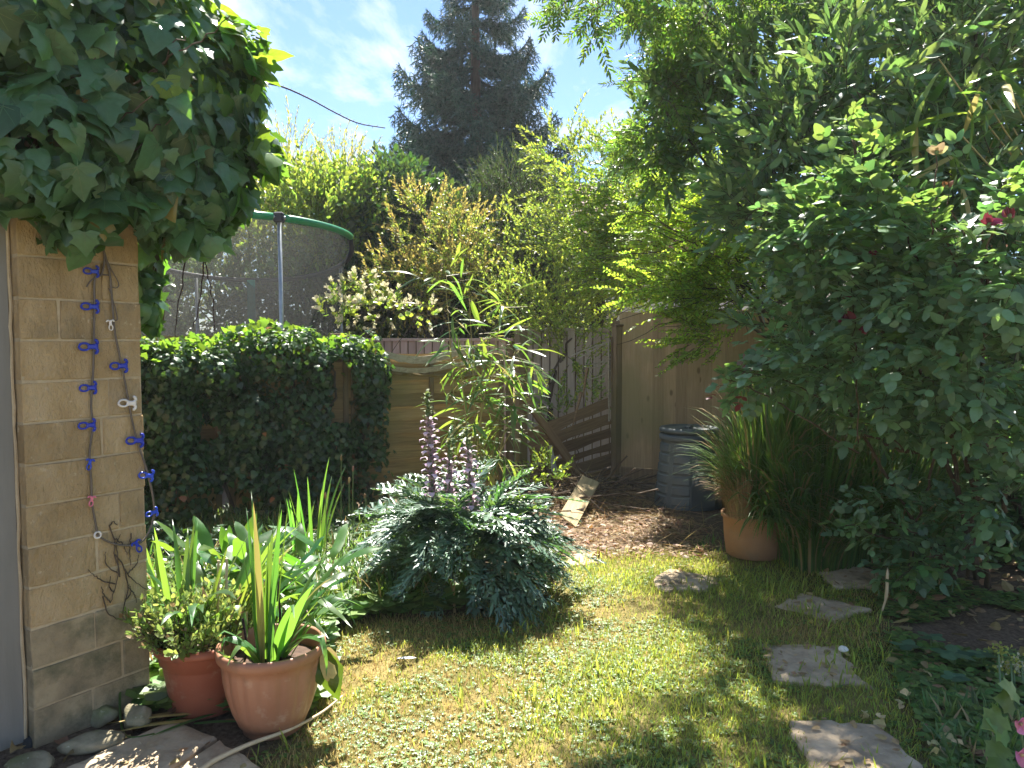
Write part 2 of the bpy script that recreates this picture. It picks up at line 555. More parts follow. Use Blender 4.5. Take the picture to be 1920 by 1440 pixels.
MAT = dict(
    ivy=leaf_mat('ivy_leaf', (.058, .13, .062), (.18, .38, .03), rough=.30, trans=.34, spec=.5, var=.4, hue=.012, dead=(.25, .2, .05), deadp=.015),
    vein=leaf_mat('leaf_vein', (.10, .17, .07), (.2, .4, .05), rough=.4, trans=.3, var=.1),
    ivyshade=leaf_mat('ivy_shaded_leaf', (.028, .068, .026), (.10, .22, .02), rough=.36, trans=.25, spec=.5, var=.45, hue=.015, dead=(.22, .11, .05), deadp=.006),  # shade on the hedge's lower face, put into colour and translucency
    ivylit=leaf_mat('ivy_backlit_leaf', (.07, .16, .035), (.28, .48, .035), rough=.35, trans=.42, var=.3),  # backlit glow put into the leaf colour
    ivy2=leaf_mat('ivy_small_sunlit_leaf', (.045, .110, .028), (.27, .46, .035), rough=.42, trans=.40, spec=.35, var=.45, hue=.02, dead=(.26, .13, .06), deadp=.008),  # fence-top leaves, sunlight put into the colour
    acan=leaf_mat('acanthus_leaf', (.105, .180, .125), (.24, .46, .07), rough=.36, trans=.24, spec=1.0, var=.25),
    iris=leaf_mat('iris_leaf', (.065, .15, .05), (.25, .50, .05), rough=.35, trans=.42, var=.3, dead=(.35, .30, .08), deadp=.04),
    herb=leaf_mat('herb_leaf', (.13, .20, .05), (.38, .48, .10), rough=.5, trans=.4, var=.35, dead=(.25, .17, .08), deadp=.08),
    fern=leaf_mat('strap_fern_leaf', (.035, .10, .022), (.20, .42, .03), rough=.32, trans=.35, var=.3),
    bamboo=leaf_mat('bamboo_leaf', (.055, .12, .04), (.28, .46, .05), rough=.32, trans=.4, var=.35, dead=(.42, .36, .12), deadp=.06),
    bay=leaf_mat('bay_leaf', (.080, .150, .072), (.24, .40, .08), rough=.36, trans=.33, spec=.55, var=.4),
    ash=leaf_mat('ash_leaf', (.05, .11, .03), (.26, .44, .04), rough=.4, trans=.42, var=.35),
    rose=leaf_mat('rose_leaf', (.095, .175, .095), (.26, .46, .10), rough=.42, trans=.35, var=.35),
    rosey=leaf_mat('rose_young_leaf', (.09, .18, .06), (.30, .48, .08), rough=.42, trans=.4, var=.3),
    rosered=leaf_mat('rose_red_leaf', (.16, .05, .035), (.35, .10, .05), rough=.42, trans=.35, var=.3),
    wisp=leaf_mat('feathery_leaf', (.14, .24, .035), (.50, .70, .06), rough=.5, trans=.5, var=.4),
    pyra=leaf_mat('firethorn_leaf', (.19, .26, .045), (.54, .66, .08), rough=.42, trans=.38, var=.4),
    pyraor=leaf_mat('firethorn_orange_leaf', (.33, .29, .08), (.60, .52, .11), rough=.5, trans=.35, var=.35),
    dark=leaf_mat('dark_shrub_leaf', (.03, .065, .025), (.12, .24, .03), rough=.3, trans=.3, spec=.6, var=.4),
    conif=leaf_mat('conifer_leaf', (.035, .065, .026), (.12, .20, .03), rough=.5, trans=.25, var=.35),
    lime=leaf_mat('lime_shrub_leaf', (.13, .21, .04), (.42, .56, .06), rough=.42, trans=.45, var=.4),
    gold=leaf_mat('golden_leaf', (.30, .32, .07), (.62, .62, .12), rough=.5, trans=.45, var=.3),
    cream=leaf_mat('cream_petal', (.62, .58, .38), (.7, .66, .4), rough=.6, trans=.3, var=.2),
    spruce=leaf_mat('spruce_needle', (.022, .062, .046), (.06, .15, .075), rough=.5, trans=.15, spec=.3, var=.4),
    grass=leaf_mat('grass_blade', (.25, .30, .05), (.56, .64, .08), rough=.5, trans=.4, var=.4, hue=.03),
    straw=leaf_mat('dry_grass_blade', (.42, .32, .11), (.60, .46, .16), rough=.6, trans=.35, var=.3),
    clover=leaf_mat('clover_leaf', (.12, .20, .055), (.34, .48, .08), rough=.42, trans=.35, var=.4),
    sedge=leaf_mat('sedge_blade', (.065, .13, .032), (.22, .36, .05), rough=.42, trans=.35, var=.4, dead=(.35, .25, .1), deadp=.12),
    deadblade=leaf_mat('dead_blade', (.38, .26, .12), (.36, .24, .10), rough=.6, trans=.3, var=.35),
    deadleaf=leaf_mat('fallen_leaf', (.27, .17, .09), (.3, .15, .05), rough=.6, trans=.25, var=.4),
    pale=leaf_mat('pale_petal', (.62, .50, .24), (.6, .5, .25), rough=.6, trans=.25, var=.25),
    pink=leaf_mat('pink_petal', (.80, .26, .42), (.8, .3, .45), rough=.5, trans=.35, var=.12),
    purple=leaf_mat('purple_bract', (.40, .30, .33), (.3, .16, .2), rough=.5, trans=.25, var=.3),
    lilac=leaf_mat('lilac_petal', (.82, .66, .78), (.6, .4, .6), rough=.55, trans=.3, var=.2),
    flgreen=leaf_mat('flower_green', (.13, .17, .06), (.25, .3, .08), rough=.55, trans=.25, var=.25),
    red=leaf_mat('faded_red_petal', (.20, .02, .035), (.26, .04, .05), rough=.6, trans=.3, var=.3),
    bark=rough_mat('bark', [(.045, .035, .028), (.10, .08, .06)], scale=14, stretch=(1, 1, .3), bump=.8, bscale=30),
    twig=rough_mat('twig', [(.06, .042, .03), (.13, .095, .065)], scale=20, bump=.4),
    cane=rough_mat('rose_cane', [(.05, .032, .022), (.10, .07, .038)], scale=14, bump=.3),
    greenstem=plain('green_stem', (.10, .16, .05), .5),
    culm=rough_mat('bamboo_culm', [(.24, .22, .08), (.38, .30, .13)], scale=6, bump=.1, rough=.5),
    block=rough_mat('stone_block', [(.40, .275, .135), (.48, .345, .185), (.55, .41, .24)], scale=9, stretch=(1, 1, .5), bump=1.0, bscale=48, var=.12,
                    extra=[((.30, .235, .14), 3.0, .55, .75), ((.66, .54, .36), 26, .62, .72), ((.20, .15, .09), 55, .66, .74)], dist=.03),
    blocklow=rough_mat('weathered_stone_block', [(.20, .165, .105), (.34, .27, .165), (.46, .37, .23)], scale=6, bump=.9, bscale=42, var=.14,
                       extra=[((.085, .09, .05), 4.0, .48, .66), ((.40, .2, .12), 3.1, .64, .8)], dist=.009),
    mortar=rough_mat('mortar', [(.46, .36, .225), (.55, .45, .30)], scale=30, bump=.6, bscale=120, objspace=False),
    door=rough_mat('grey_paint', [(.185, .178, .155), (.23, .22, .195)], scale=5, stretch=(3, 3, .4), rough=.55, bump=.25, bscale=40, var=.04,
                   extra=[((.10, .065, .05), 9, .70, .74)]),
    rust=plain('rusty_metal', (.10, .055, .04), .7),
    black=plain('black_iron', (.012, .012, .013), .4),
    pot1=rough_mat('terracotta_plastic', [(.27, .080, .042), (.33, .108, .06)], scale=5, rough=.45, bump=.12, bscale=90, var=.02,
                   extra=[((.42, .24, .16), 13, .56, .74), ((.13, .06, .04), 4, .56, .72)]),
    pot2=rough_mat('brown_planter_plastic', [(.29, .135, .080), (.35, .175, .108)], scale=5, rough=.42, bump=.10, bscale=90, var=.02,
                   extra=[((.46, .31, .22), 12, .55, .74), ((.17, .10, .065), 4.5, .55, .72)]),
    pot3=rough_mat('pale_terracotta', [(.29, .145, .07), (.37, .20, .10)], scale=4, rough=.7, bump=.2, var=.02,
                   extra=[((.22, .17, .1), 6, .55, .8)]),
    potsoil=rough_mat('pot_compost', [(.05, .03, .02), (.12, .07, .045)], scale=30, bump=1.0, bscale=60, objspace=False),
    stone=rough_mat('field_stone', [(.15, .13, .08), (.25, .215, .14), (.34, .295, .20)], scale=9, bump=.9, bscale=35, var=.15,
                    extra=[((.15, .17, .06), 5, .5, .72), ((.6, .56, .46), 20, .62, .72)], dist=.008),
    whitestone=plain('white_stone', (.75, .72, .62), .8),
    darkstone=rough_mat('dark_stone', [(.03, .03, .03), (.06, .06, .055)], scale=9, bump=.7),
    slab=rough_mat('sandstone_slab', [(.33, .245, .155), (.47, .36, .235), (.58, .46, .31)], scale=7, bump=.9, bscale=45, var=.10,
                   extra=[((.10, .09, .055), 5, .55, .72), ((.5, .42, .3), 30, .62, .7)], objspace=False, dist=.006),
    wall2=rough_mat('pale_render', [(.62, .56, .46), (.70, .64, .54)], scale=4, bump=.2),
    rooftile=rough_mat('clay_roof_tile', [(.24, .15, .13), (.36, .23, .20)], scale=8, bump=.4, var=.35),
    brick=rough_mat('brown_brick', [(.30, .15, .09), (.40, .22, .13)], scale=10, bump=.4),
    white=plain('white_frame', (.8, .8, .79), .4),
    glass=plain('window_pane', (.03, .035, .04), .08, .8),
    lap=wood_mat('lap_panel_wood', (.19, .125, .055), (.38, .26, .12), green=(.19, .165, .06), var=.3),
    lapdark=wood_mat('broken_panel_wood', (.12, .075, .04), (.27, .18, .095), knots=False),
    silver=wood_mat('silvered_wood', (.27, .235, .175), (.50, .45, .35), knots=False),
    postw=wood_mat('post_wood', (.14, .095, .055), (.25, .18, .105), along='z', knots=False, green=(.14, .125, .055)),
    board=wood_mat('closeboard_wood', (.30, .205, .11), (.43, .31, .175), along='z', green=(.24, .21, .10)),
    grey=wood_mat('grey_board_wood', (.33, .29, .25), (.47, .42, .36), along='z', knots=False),
    pinkw=wood_mat('pinkish_board_wood', (.44, .31, .27), (.58, .43, .37), along='z', knots=False),
    cut=wood_mat('bleached_board_wood', (.27, .20, .11), (.44, .34, .20), knots=False),
    rosepost=wood_mat('leaning_post_wood', (.15, .10, .06), (.25, .175, .105), knots=False),
    bin=rough_mat('compost_bin_plastic', [(.080, .098, .102), (.112, .132, .135)], scale=4, rough=.48, bump=.12, bscale=120, var=.02, spec=.5,
                  extra=[((.12, .14, .13), 6, .58, .8)]),
    greenpvc=plain('green_foam', (.01, .20, .075), .35),
    galv=plain('galvanised_tube', (.35, .38, .38), .35, metal=.7),
    strap=plain('green_strap', (.03, .25, .17), .6),
    blue=plain('blue_plastic', (.012, .035, .42), .3),
    bluel=plain('bright_blue_plastic', (.02, .07, .55), .3),
    pinkp=plain('pink_plastic', (.75, .20, .28), .35),
    whitep=plain('white_plastic', (.75, .70, .66), .4),
    wire=plain('washing_line', (.12, .095, .08), .5),
    thorn=plain('bramble_stem', (.035, .018, .02), .7, .2),
    caned=rough_mat('dry_cane', [(.50, .38, .22), (.64, .50, .32)], scale=20, bump=.3),
    cloth=plain('grey_rag', (.5, .5, .5), .8),
)


def net_mat(name, col, a):
    m, nt, N, L, b = newmat(name)
    b.inputs['Base Color'].default_value = (*col, 1)
    b.inputs['Roughness'].default_value = .6
    tr = N('ShaderNodeBsdfTransparent')
    no = N('ShaderNodeTexNoise'); no.inputs['Scale'].default_value = 3.0; no.inputs['Detail'].default_value = 6
    g = N('ShaderNodeNewGeometry'); L(g.outputs['Position'], no.inputs['Vector'])
    mr = N('ShaderNodeMapRange'); mr.inputs[1].default_value = .3; mr.inputs[2].default_value = .7
    mr.inputs[3].default_value = a - .06; mr.inputs[4].default_value = a + .06
    L(no.outputs['Fac'], mr.inputs[0])
    tb = N('ShaderNodeBsdfTranslucent'); tb.inputs['Color'].default_value = (*col, 1)
    m1 = N('ShaderNodeMixShader'); m1.inputs[0].default_value = .5
    L(b.outputs[0], m1.inputs[1]); L(tb.outputs[0], m1.inputs[2])
    mx = N('ShaderNodeMixShader')
    L(mr.outputs[0], mx.inputs[0]); L(tr.outputs[0], mx.inputs[1]); L(m1.outputs[0], mx.inputs[2])
    L(mx.outputs[0], nt.nodes['Material Output'].inputs['Surface'])
    return m


MAT['net'] = net_mat('safety_net', (.085, .085, .08), .44)
MAT['netband'] = plain('net_border', (.02, .022, .03), .7)


def ground_mat():
    m, nt, N, L, b = newmat('garden_ground')
    g = N('ShaderNodeNewGeometry')
    n1 = N('ShaderNodeTexNoise'); n1.inputs['Scale'].default_value = 2.4; n1.inputs['Detail'].default_value = 8
    n2 = N('ShaderNodeTexNoise'); n2.inputs['Scale'].default_value = 45; n2.inputs['Detail'].default_value = 6; n2.inputs['Roughness'].default_value = .7
    for n in (n1, n2):
        L(g.outputs['Position'], n.inputs['Vector'])
    at = N('ShaderNodeAttribute'); at.attribute_name = 'turf'
    soil = N('ShaderNodeValToRGB')
    soil.color_ramp.elements[0].color = (.075, .052, .034, 1); soil.color_ramp.elements[1].color = (.27, .20, .135, 1)
    soil.color_ramp.elements[0].position = .32; soil.color_ramp.elements[1].position = .7
    L(n2.outputs['Fac'], soil.inputs[0])
    turf = N('ShaderNodeValToRGB')
    turf.color_ramp.elements[0].color = (.10, .11, .035, 1); turf.color_ramp.elements[1].color = (.33, .25, .10, 1)
    turf.color_ramp.elements[0].position = .36; turf.color_ramp.elements[1].position = .62
    ad = N('ShaderNodeMath'); ad.operation = 'ADD'
    h = N('ShaderNodeMath'); h.operation = 'MULTIPLY'; h.inputs[1].default_value = .5
    L(n1.outputs['Fac'], ad.inputs[0]); L(n2.outputs['Fac'], ad.inputs[1]); L(ad.outputs[0], h.inputs[0])
    L(h.outputs[0], turf.inputs[0])
    mx = N('ShaderNodeMix'); mx.data_type = 'RGBA'
    L(at.outputs['Fac'], mx.inputs[0]); L(soil.outputs[0], mx.inputs[6]); L(turf.outputs[0], mx.inputs[7])
    L(mx.outputs[2], b.inputs['Base Color'])
    b.inputs['Roughness'].default_value = .95
    b.inputs['Specular IOR Level'].default_value = .15
    bu = N('ShaderNodeBump'); bu.inputs['Strength'].default_value = 1.0; bu.inputs['Distance'].default_value = .02
    L(n2.outputs['Fac'], bu.inputs['Height']); L(bu.outputs[0], b.inputs['Normal'])
    return m


# ---------------------------------------------------------------- leaf templates
def outline_leaf(half, cy, fold=.25, curl=.2, wave=0.0, seed=0, mid=5):
    """half: right-hand outline from base to tip; triangulated against a midrib so that the blade folds"""
    half = np.asarray(half, float)
    r = random.Random(seed)
    def zf(x, y):
        return -abs(x) * fold - curl * y * y + wave * math.sin(9 * y + 5 * x + seed)
    ys = np.linspace(half[0, 1], half[-1, 1], mid)
    v, t = [], []
    for y in ys:
        v.append((0, y, zf(0, y)))
    for s in (1, -1):
        base = len(v)
        for x, y in half[1:-1]:
            xx = x * s * r.uniform(.92, 1.08)
            v.append((xx, y, zf(xx, y) + r.uniform(-.035, .035) * (1 if wave or fold > .1 else 0)))
        ids = [0] + list(range(base, base + len(half) - 2)) + [mid - 1]
        yy = [v[i][1] for i in ids]
        # sweep: connect outline edges to the nearest midrib vertex
        cur = 0
        for a in range(len(ids) - 1):
            want = min(range(mid), key=lambda k: abs(ys[k] - max(ys[0], min(ys[-1], (yy[a] + yy[a + 1]) / 2))))
            want = max(cur, want)
            while cur < want:
                if ids[a] not in (cur, cur + 1):
                    t.append((ids[a], cur + 1, cur)[::s])
                cur += 1
            if len({ids[a], ids[a + 1], cur}) == 3:
                t.append((ids[a], ids[a + 1], cur)[::s])
        while cur < mid - 1:
            if len({ids[-2], cur, cur + 1}) == 3 and ids[-2] >= mid:
                t.append((ids[-2], cur + 1, cur)[::s])
            cur += 1
    return T(v, t)


def lance(w=.14, n=5, fold=.2, curl=.25, twist=0.0):
    """plain pointed blade, unit length"""
    v, t = [], []
    for i in range(n + 1):
        y = i / n
        ww = w * math.sin(math.pi * (y * .93 + .035)) ** .8
        if i == n:
            ww = 0
        z = -curl * y * y
        for x in (-ww, 0, ww):
            v.append((x, y, z - abs(x) * fold))
    for i in range(n):
        a = i * 3
        t += [(a, a + 1, a + 4), (a, a + 4, a + 3), (a + 1, a + 2, a + 5), (a + 1, a + 5, a + 4)]
    return T(v, t)


def strip(length, w, bend, n=7, lean=0.0, tipw=.0, fold=.25, twist=0.0, kink=None):
    """long sword blade growing up +z in the y-z plane, bending towards +y"""
    v, t = [], []
    a = R(90 - lean)
    p = np.array([0.0, 0.0, 0.0])
    for i in range(n + 1):
        u = i / n
        ww = w * (min(1, .55 + 2.2 * u) * (1 - u ** 3.2) + tipw * u)
        d = np.array([0, math.cos(a), math.sin(a)])
        nn = np.array([0, -math.sin(a), math.cos(a)])
        tw = twist * u
        sx = np.array([math.cos(tw), 0, 0]) + nn * math.sin(tw)
        for x in (-1, 0, 1):
            v.append(p + sx * ww * x + (nn * -fold * ww * abs(x)))
        p = p + d * (length / n)
        a -= R(bend) / n * (0.4 + 1.2 * u)
        if kink and abs(u - kink[0]) < .5 / n:
            a -= R(kink[1])
    for i in range(n):
        b = i * 3
        t += [(b, b + 1, b + 4), (b, b + 4, b + 3), (b + 1, b + 2, b + 5), (b + 1, b + 5, b + 4)]
    return T(v, t)


def with_veins(t, fold, curl, ends, w=.011):
    v, f = [], []
    for (x0, y0), (x1, y1) in ends:
        d = nrm(np.array([x1 - x0, y1 - y0])); n_ = np.array([-d[1], d[0]]) * w
        k = len(v)
        for s in (0, .5, 1):
            x, y = x0 + (x1 - x0) * s, y0 + (y1 - y0) * s
            for q in (1, -1):
                xx, yy = x + n_[0] * q * (1 - .7 * s), y + n_[1] * q * (1 - .7 * s)
                v.append((xx, yy, -abs(xx) * fold - curl * yy * yy + .012))
        f += [(k, k + 1, k + 3), (k, k + 3, k + 2), (k + 2, k + 3, k + 5), (k + 2, k + 5, k + 4)]
    return join([t, T(v, f, 1)])


IVY_HALF = [(0, .12), (.13, .0), (.30, .0), (.44, .08), (.62, .20), (.44, .33), (.36, .43), (.44, .60), (.25, .68), (.12, .87), (0, 1.05)]
IVY_HALF2 = [(0, .12), (.20, .02), (.36, .06), (.54, .12), (.44, .26), (.40, .36), (.50, .52), (.34, .60), (.24, .72), (.10, .90), (0, 1.05)]
IVY_HALF3 = [(0, .08), (.22, .0), (.40, .10), (.46, .28), (.40, .48), (.28, .70), (.12, .88), (0, 1)]
IVY_V = [((0, .12), (0, .98)), ((0, .14), (.55, .2)), ((0, .14), (-.55, .2)), ((0, .16), (.36, .56)), ((0, .16), (-.36, .56))]
ivy_small = [outline_leaf(IVY_HALF, .35, .22, .28, .02, 1), outline_leaf(IVY_HALF2, .35, .30, .18, .03, 2),
              outline_leaf(IVY_HALF3, .35, .15, .35, .02, 3), outline_leaf(IVY_HALF, .35, -.08, .20, .04, 4)]
ivy_leaves = [with_veins(outline_leaf(h, .35, f, c, w, k, 5), f, c, IVY_V + [((0, .12), (.06 * (k - 2), -.32))])
              for k, (h, f, c, w) in enumerate(((IVY_HALF, .22, .28, 0), (IVY_HALF2, .34, .18, .03), (IVY_HALF3, .10, .50, .02), (IVY_HALF2, -.10, .25, .0), (IVY_HALF, .40, .10, .04), (IVY_HALF3, .25, .30, .03)))]
OV = [(0, 0), (.20, .12), (.30, .35), (.27, .6), (.14, .86), (0, 1)]
ovate = outline_leaf(OV, .4, .22, .15, .01, 5)
OVW = [(0, 0), (.26, .10), (.38, .35), (.32, .65), (.15, .9), (0, 1)]
ovate_w = outline_leaf(OVW, .4, .18, .18, .02, 6)
bay_leaf = [lance(.17, 5, .25, .15), lance(.15, 5, .1, .3)]
bam_leaf = [lance(.055, 7, .3, .45), lance(.06, 7, .2, .2), lance(.05, 7, .3, .8)]


def rotx(a):
    c, s = math.cos(a), math.sin(a); return np.array([[1, 0, 0], [0, c, -s], [0, s, c]])


def roty(a):
    c, s = math.cos(a), math.sin(a); return np.array([[c, 0, s], [0, 1, 0], [-s, 0, c]])


def rotz(a):
    c, s = math.cos(a), math.sin(a); return np.array([[c, -s, 0], [s, c, 0], [0, 0, 1]])


def pinnate(n, leaflet, ll, spread=60, stem=.012, droop=.25, mats=(0, 1), t0=.25):
    """compound leaf of unit length along y: n pairs plus an end leaflet"""
    ts = [tube([(0, 0, 0), (0, .5, -droop * .25), (0, 1 - ll * .5, -droop * .8)], [stem, stem * .8, stem * .5], 3, False).mat(mats[1])]
    for i in range(n):
        y = t0 + (1 - ll * .6 - t0) * i / max(1, n - 1) * .92
        z = -droop * y * y
        for s in (1, -1):
            rot = rotz(-s * R(spread - 15 * i / n)) @ rotx(R(random.uniform(-18, 12))) @ roty(R(random.uniform(-20, 20)))
            ts.append(leaflet.mv((0, y, z), rot, ll * random.uniform(.85, 1.1)).mat(mats[0]))
    ts.append(leaflet.mv((0, 1 - ll * .6, -droop * .75), rotx(R(-25)), ll * 1.15).mat(mats[0]))
    return join(ts)


def shoot(leaves, n, ll, length=1.0, ang=50, up=.0, stem=.008, t0=.1, curve=.0, mats=(0, 1), tip=None, dense_tip=False, alt=137.5):
    """twig of unit-ish length along y with spirally set leaves"""
    ts = []
    path = [(0, length * u, -curve * u * u) for u in np.linspace(0, 1, 5)]
    ts.append(tube(path, np.linspace(stem, stem * .4, 5), 4, False).mat(mats[1]))
    for i in range(n):
        u = t0 + (1 - t0) * (i + .5) / n
        if dense_tip:
            u = u ** .6
        a = R(alt * i + random.uniform(-20, 20))
        tilt = R(ang * (1.15 - .55 * u) + random.uniform(-12, 12))
        rot = roty(a) @ rotx(tilt)
        lf = random.choice(leaves)
        sc = ll * random.uniform(.75, 1.15) * (1 - .25 * max(0, u - .75) * 4 * .6)
        k = mats[0]
        if tip is not None and u > tip[0]:
            k = tip[1]
        ts.append(lf.mv((0, length * u, -curve * u * u), rot, sc).mat(k))
    return join(ts)


# ---------------------------------------------------------------- crowns
def E(px, py, Y, rx, rz, ry):
    """ellipsoid centred on a photo point at depth Y, half-sizes rx, rz in photo pixels there, ry metres deep"""
    return (P(px, py, Y), np.array([rx / F * Y, ry, rz / F * Y]))


def crown(ells, n, shell=.45, clump=.0, freq=3.0, over=1.06, bias=1.5):
    C = np.array([e[0] for e in ells]); RR = np.array([e[1] for e in ells])
    w = (RR[:, 0] * RR[:, 1] + RR[:, 1] * RR[:, 2] + RR[:, 0] * RR[:, 2]); w /= w.sum()
    m = int(n * 2.6) + 50
    k = rng.choice(len(ells), m, p=w)
    d = nrm(rng.normal(size=(m, 3)))
    r = over - shell * rng.random(m) ** bias
    p = C[k] + RR[k] * d * r[:, None]
    keep = np.ones(m, bool)
    for i in range(len(ells)):
        q = np.linalg.norm((p - C[i]) / RR[i], axis=1)
        keep &= (k == i) | (q > 1 - shell)
    if clump > 0:
        keep &= noise3(p, freq) > (clump * 2.2 - 1.5) * rng.random(m)
    p, nn = p[keep][:n], nrm(d[keep] / RR[k][keep])[:n]
    return p, nn


def rvec(n):
    return nrm(rng.normal(size=(n, 3)))


def scr(p):
    """photo pixel coordinates and depth of points"""
    q = np.asarray(p) - CAM
    x = q @ _rt; y = q @ _up; z = q @ _fw
    z = np.where(z < .05, .05, z)
    return 960 + F * x / z, 720 - F * y / z, z


UP = np.array([0, 0, 1.0])


def place(root, name, tm, idx, Ms, mats, nparts=300, outw=None, smooth=True, rest='foliage', variants=None):
    """the nparts copies that show largest as parts of their own, the rest joined as one part of kind stuff"""
    pos = Ms[:, :3, 3]
    sx, sy, sz = scr(pos)
    sc = np.linalg.norm(Ms[:, :3, 1], axis=1)
    score = sc / np.maximum(sz, .2) ** 1.5
    inside = (sx > -10) & (sx < 1930) & (sy > -10) & (sy < 1450)
    score = np.where(inside, score, score * 1e-3)
    if outw is not None:
        tocam = nrm(CAM - pos)
        score = score * np.where((outw * tocam).sum(1) > -.15, 1, .05)
    order = np.argsort(-score)
    pick = order[:nparts]
    other = order[nparts:]
    for i in pick:
        obj(name, tm[idx[i]], mats, root, Ms[i], smooth)
    if len(other):
        obj(rest, scatter(tm, idx[other], Ms[other]), mats, root, None, smooth, kind='stuff')


# ================================================================ GROUND
def inpoly(x, y, poly):
    poly = np.asarray(poly)
    c = np.zeros(np.shape(x), bool)
    j = len(poly) - 1
    for i in range(len(poly)):
        xi, yi = poly[i]; xj, yj = poly[j]
        h = ((yi > y) != (yj > y)) & (x < (xj - xi) * (y - yi) / (yj - yi + 1e-12) + xi)
        c ^= h
        j = i
    return c


def gpoly(pp):
    return [tuple(G(a, b)[:2]) for a, b in pp]


LAWN = gpoly([(600, 1190), (720, 1160), (900, 1140), (1050, 1090), (1085, 1035), (1330, 1030), (1500, 1045), (1640, 1075),
              (1660, 1180), (1690, 1300), (1760, 1430), (1900, 1750), (300, 1750), (440, 1460), (520, 1400), (590, 1340)])
STONES = [  # photo corners of every stepping stone
    [(1478, 1352), (1650, 1356), (1740, 1450), (1520, 1460)],
    [(1422, 1208), (1570, 1212), (1626, 1288), (1450, 1272)],
    [(1450, 1136), (1500, 1112), (1622, 1140), (1570, 1166)],
    [(1216, 1084), (1268, 1068), (1352, 1086), (1330, 1106), (1240, 1108)],
    [(1536, 1072), (1596, 1056), (1664, 1076), (1650, 1102), (1560, 1100)],
    [(1064, 1040), (1118, 1036), (1124, 1056), (1066, 1064)],
]
SPOLY = [gpoly(s) for s in STONES]
PATIO = gpoly([(105, 1450), (330, 1352), (420, 1388), (520, 1470), (480, 1700), (-200, 1700)])


def lawnness(x, y):
    m = inpoly(x, y, LAWN)
    return m


def gz(x, y):
    return .012 * np.sin(x * 3.1 + 1) * np.sin(y * 2.7) + .008 * np.sin(x * 7 + y * 5)


def build_ground():
    xs = np.concatenate([[-400, -150, -60, -20, -10], np.arange(-6, 6.01, .08), [10, 20, 60, 150, 400]])
    ys = np.concatenate([[-400, -150, -40, -8, -2], np.arange(0, 11.01, .08), [14, 20, 40, 120, 400]])
    X, Y = np.meshgrid(xs, ys)
    near = (np.abs(X) < 6.1) & (Y > -.1) & (Y < 11.1)
    Z = np.where(near, gz(X, Y) - .012, -.03)
    v = np.stack([X, Y, Z], -1).reshape(-1, 3)
    nx = len(xs)
    t = []
    for j in range(len(ys) - 1):
        a = j * nx + np.arange(nx - 1)
        t.append(np.stack([a, a + 1, a + 1 + nx], 1)); t.append(np.stack([a, a + 1 + nx, a + nx], 1))
    tt = T(v, np.concatenate(t))
    o = obj('ground', tt, ground_mat(), smooth=True, kind='structure')
    # soft edge of the turf
    acc = np.zeros(len(v))
    for dx, dy in [(0, 0), (.1, 0), (-.1, 0), (0, .1), (0, -.1)]:
        acc += lawnness(v[:, 0] + dx, v[:, 1] + dy)
    far = ~near.reshape(-1)
    acc = np.where(far, 5, acc) / 5
    at = o.data.attributes.new('turf', 'FLOAT', 'POINT')
    at.data.foreach_set('value', acc.astype(np.float32))


build_ground()

# ================================================================ GARAGE
gA = G(64, 1408)
best = min(range(1250, 1408), key=lambda yy: abs(np.linalg.norm(G(284, yy) - gA) - .455))
gB = G(284, best)
ge = nrm(gB - gA)                    # along the face, away from the camera
gn = np.array([ge[1], -ge[0], 0])    # out of the face, into the garden
gw = float(np.linalg.norm(gB - gA))


def gbasis(o):
    M = np.eye(4)
    M[:3, 0], M[:3, 1], M[:3, 2], M[:3, 3] = ge, -gn, UP, o
    return M


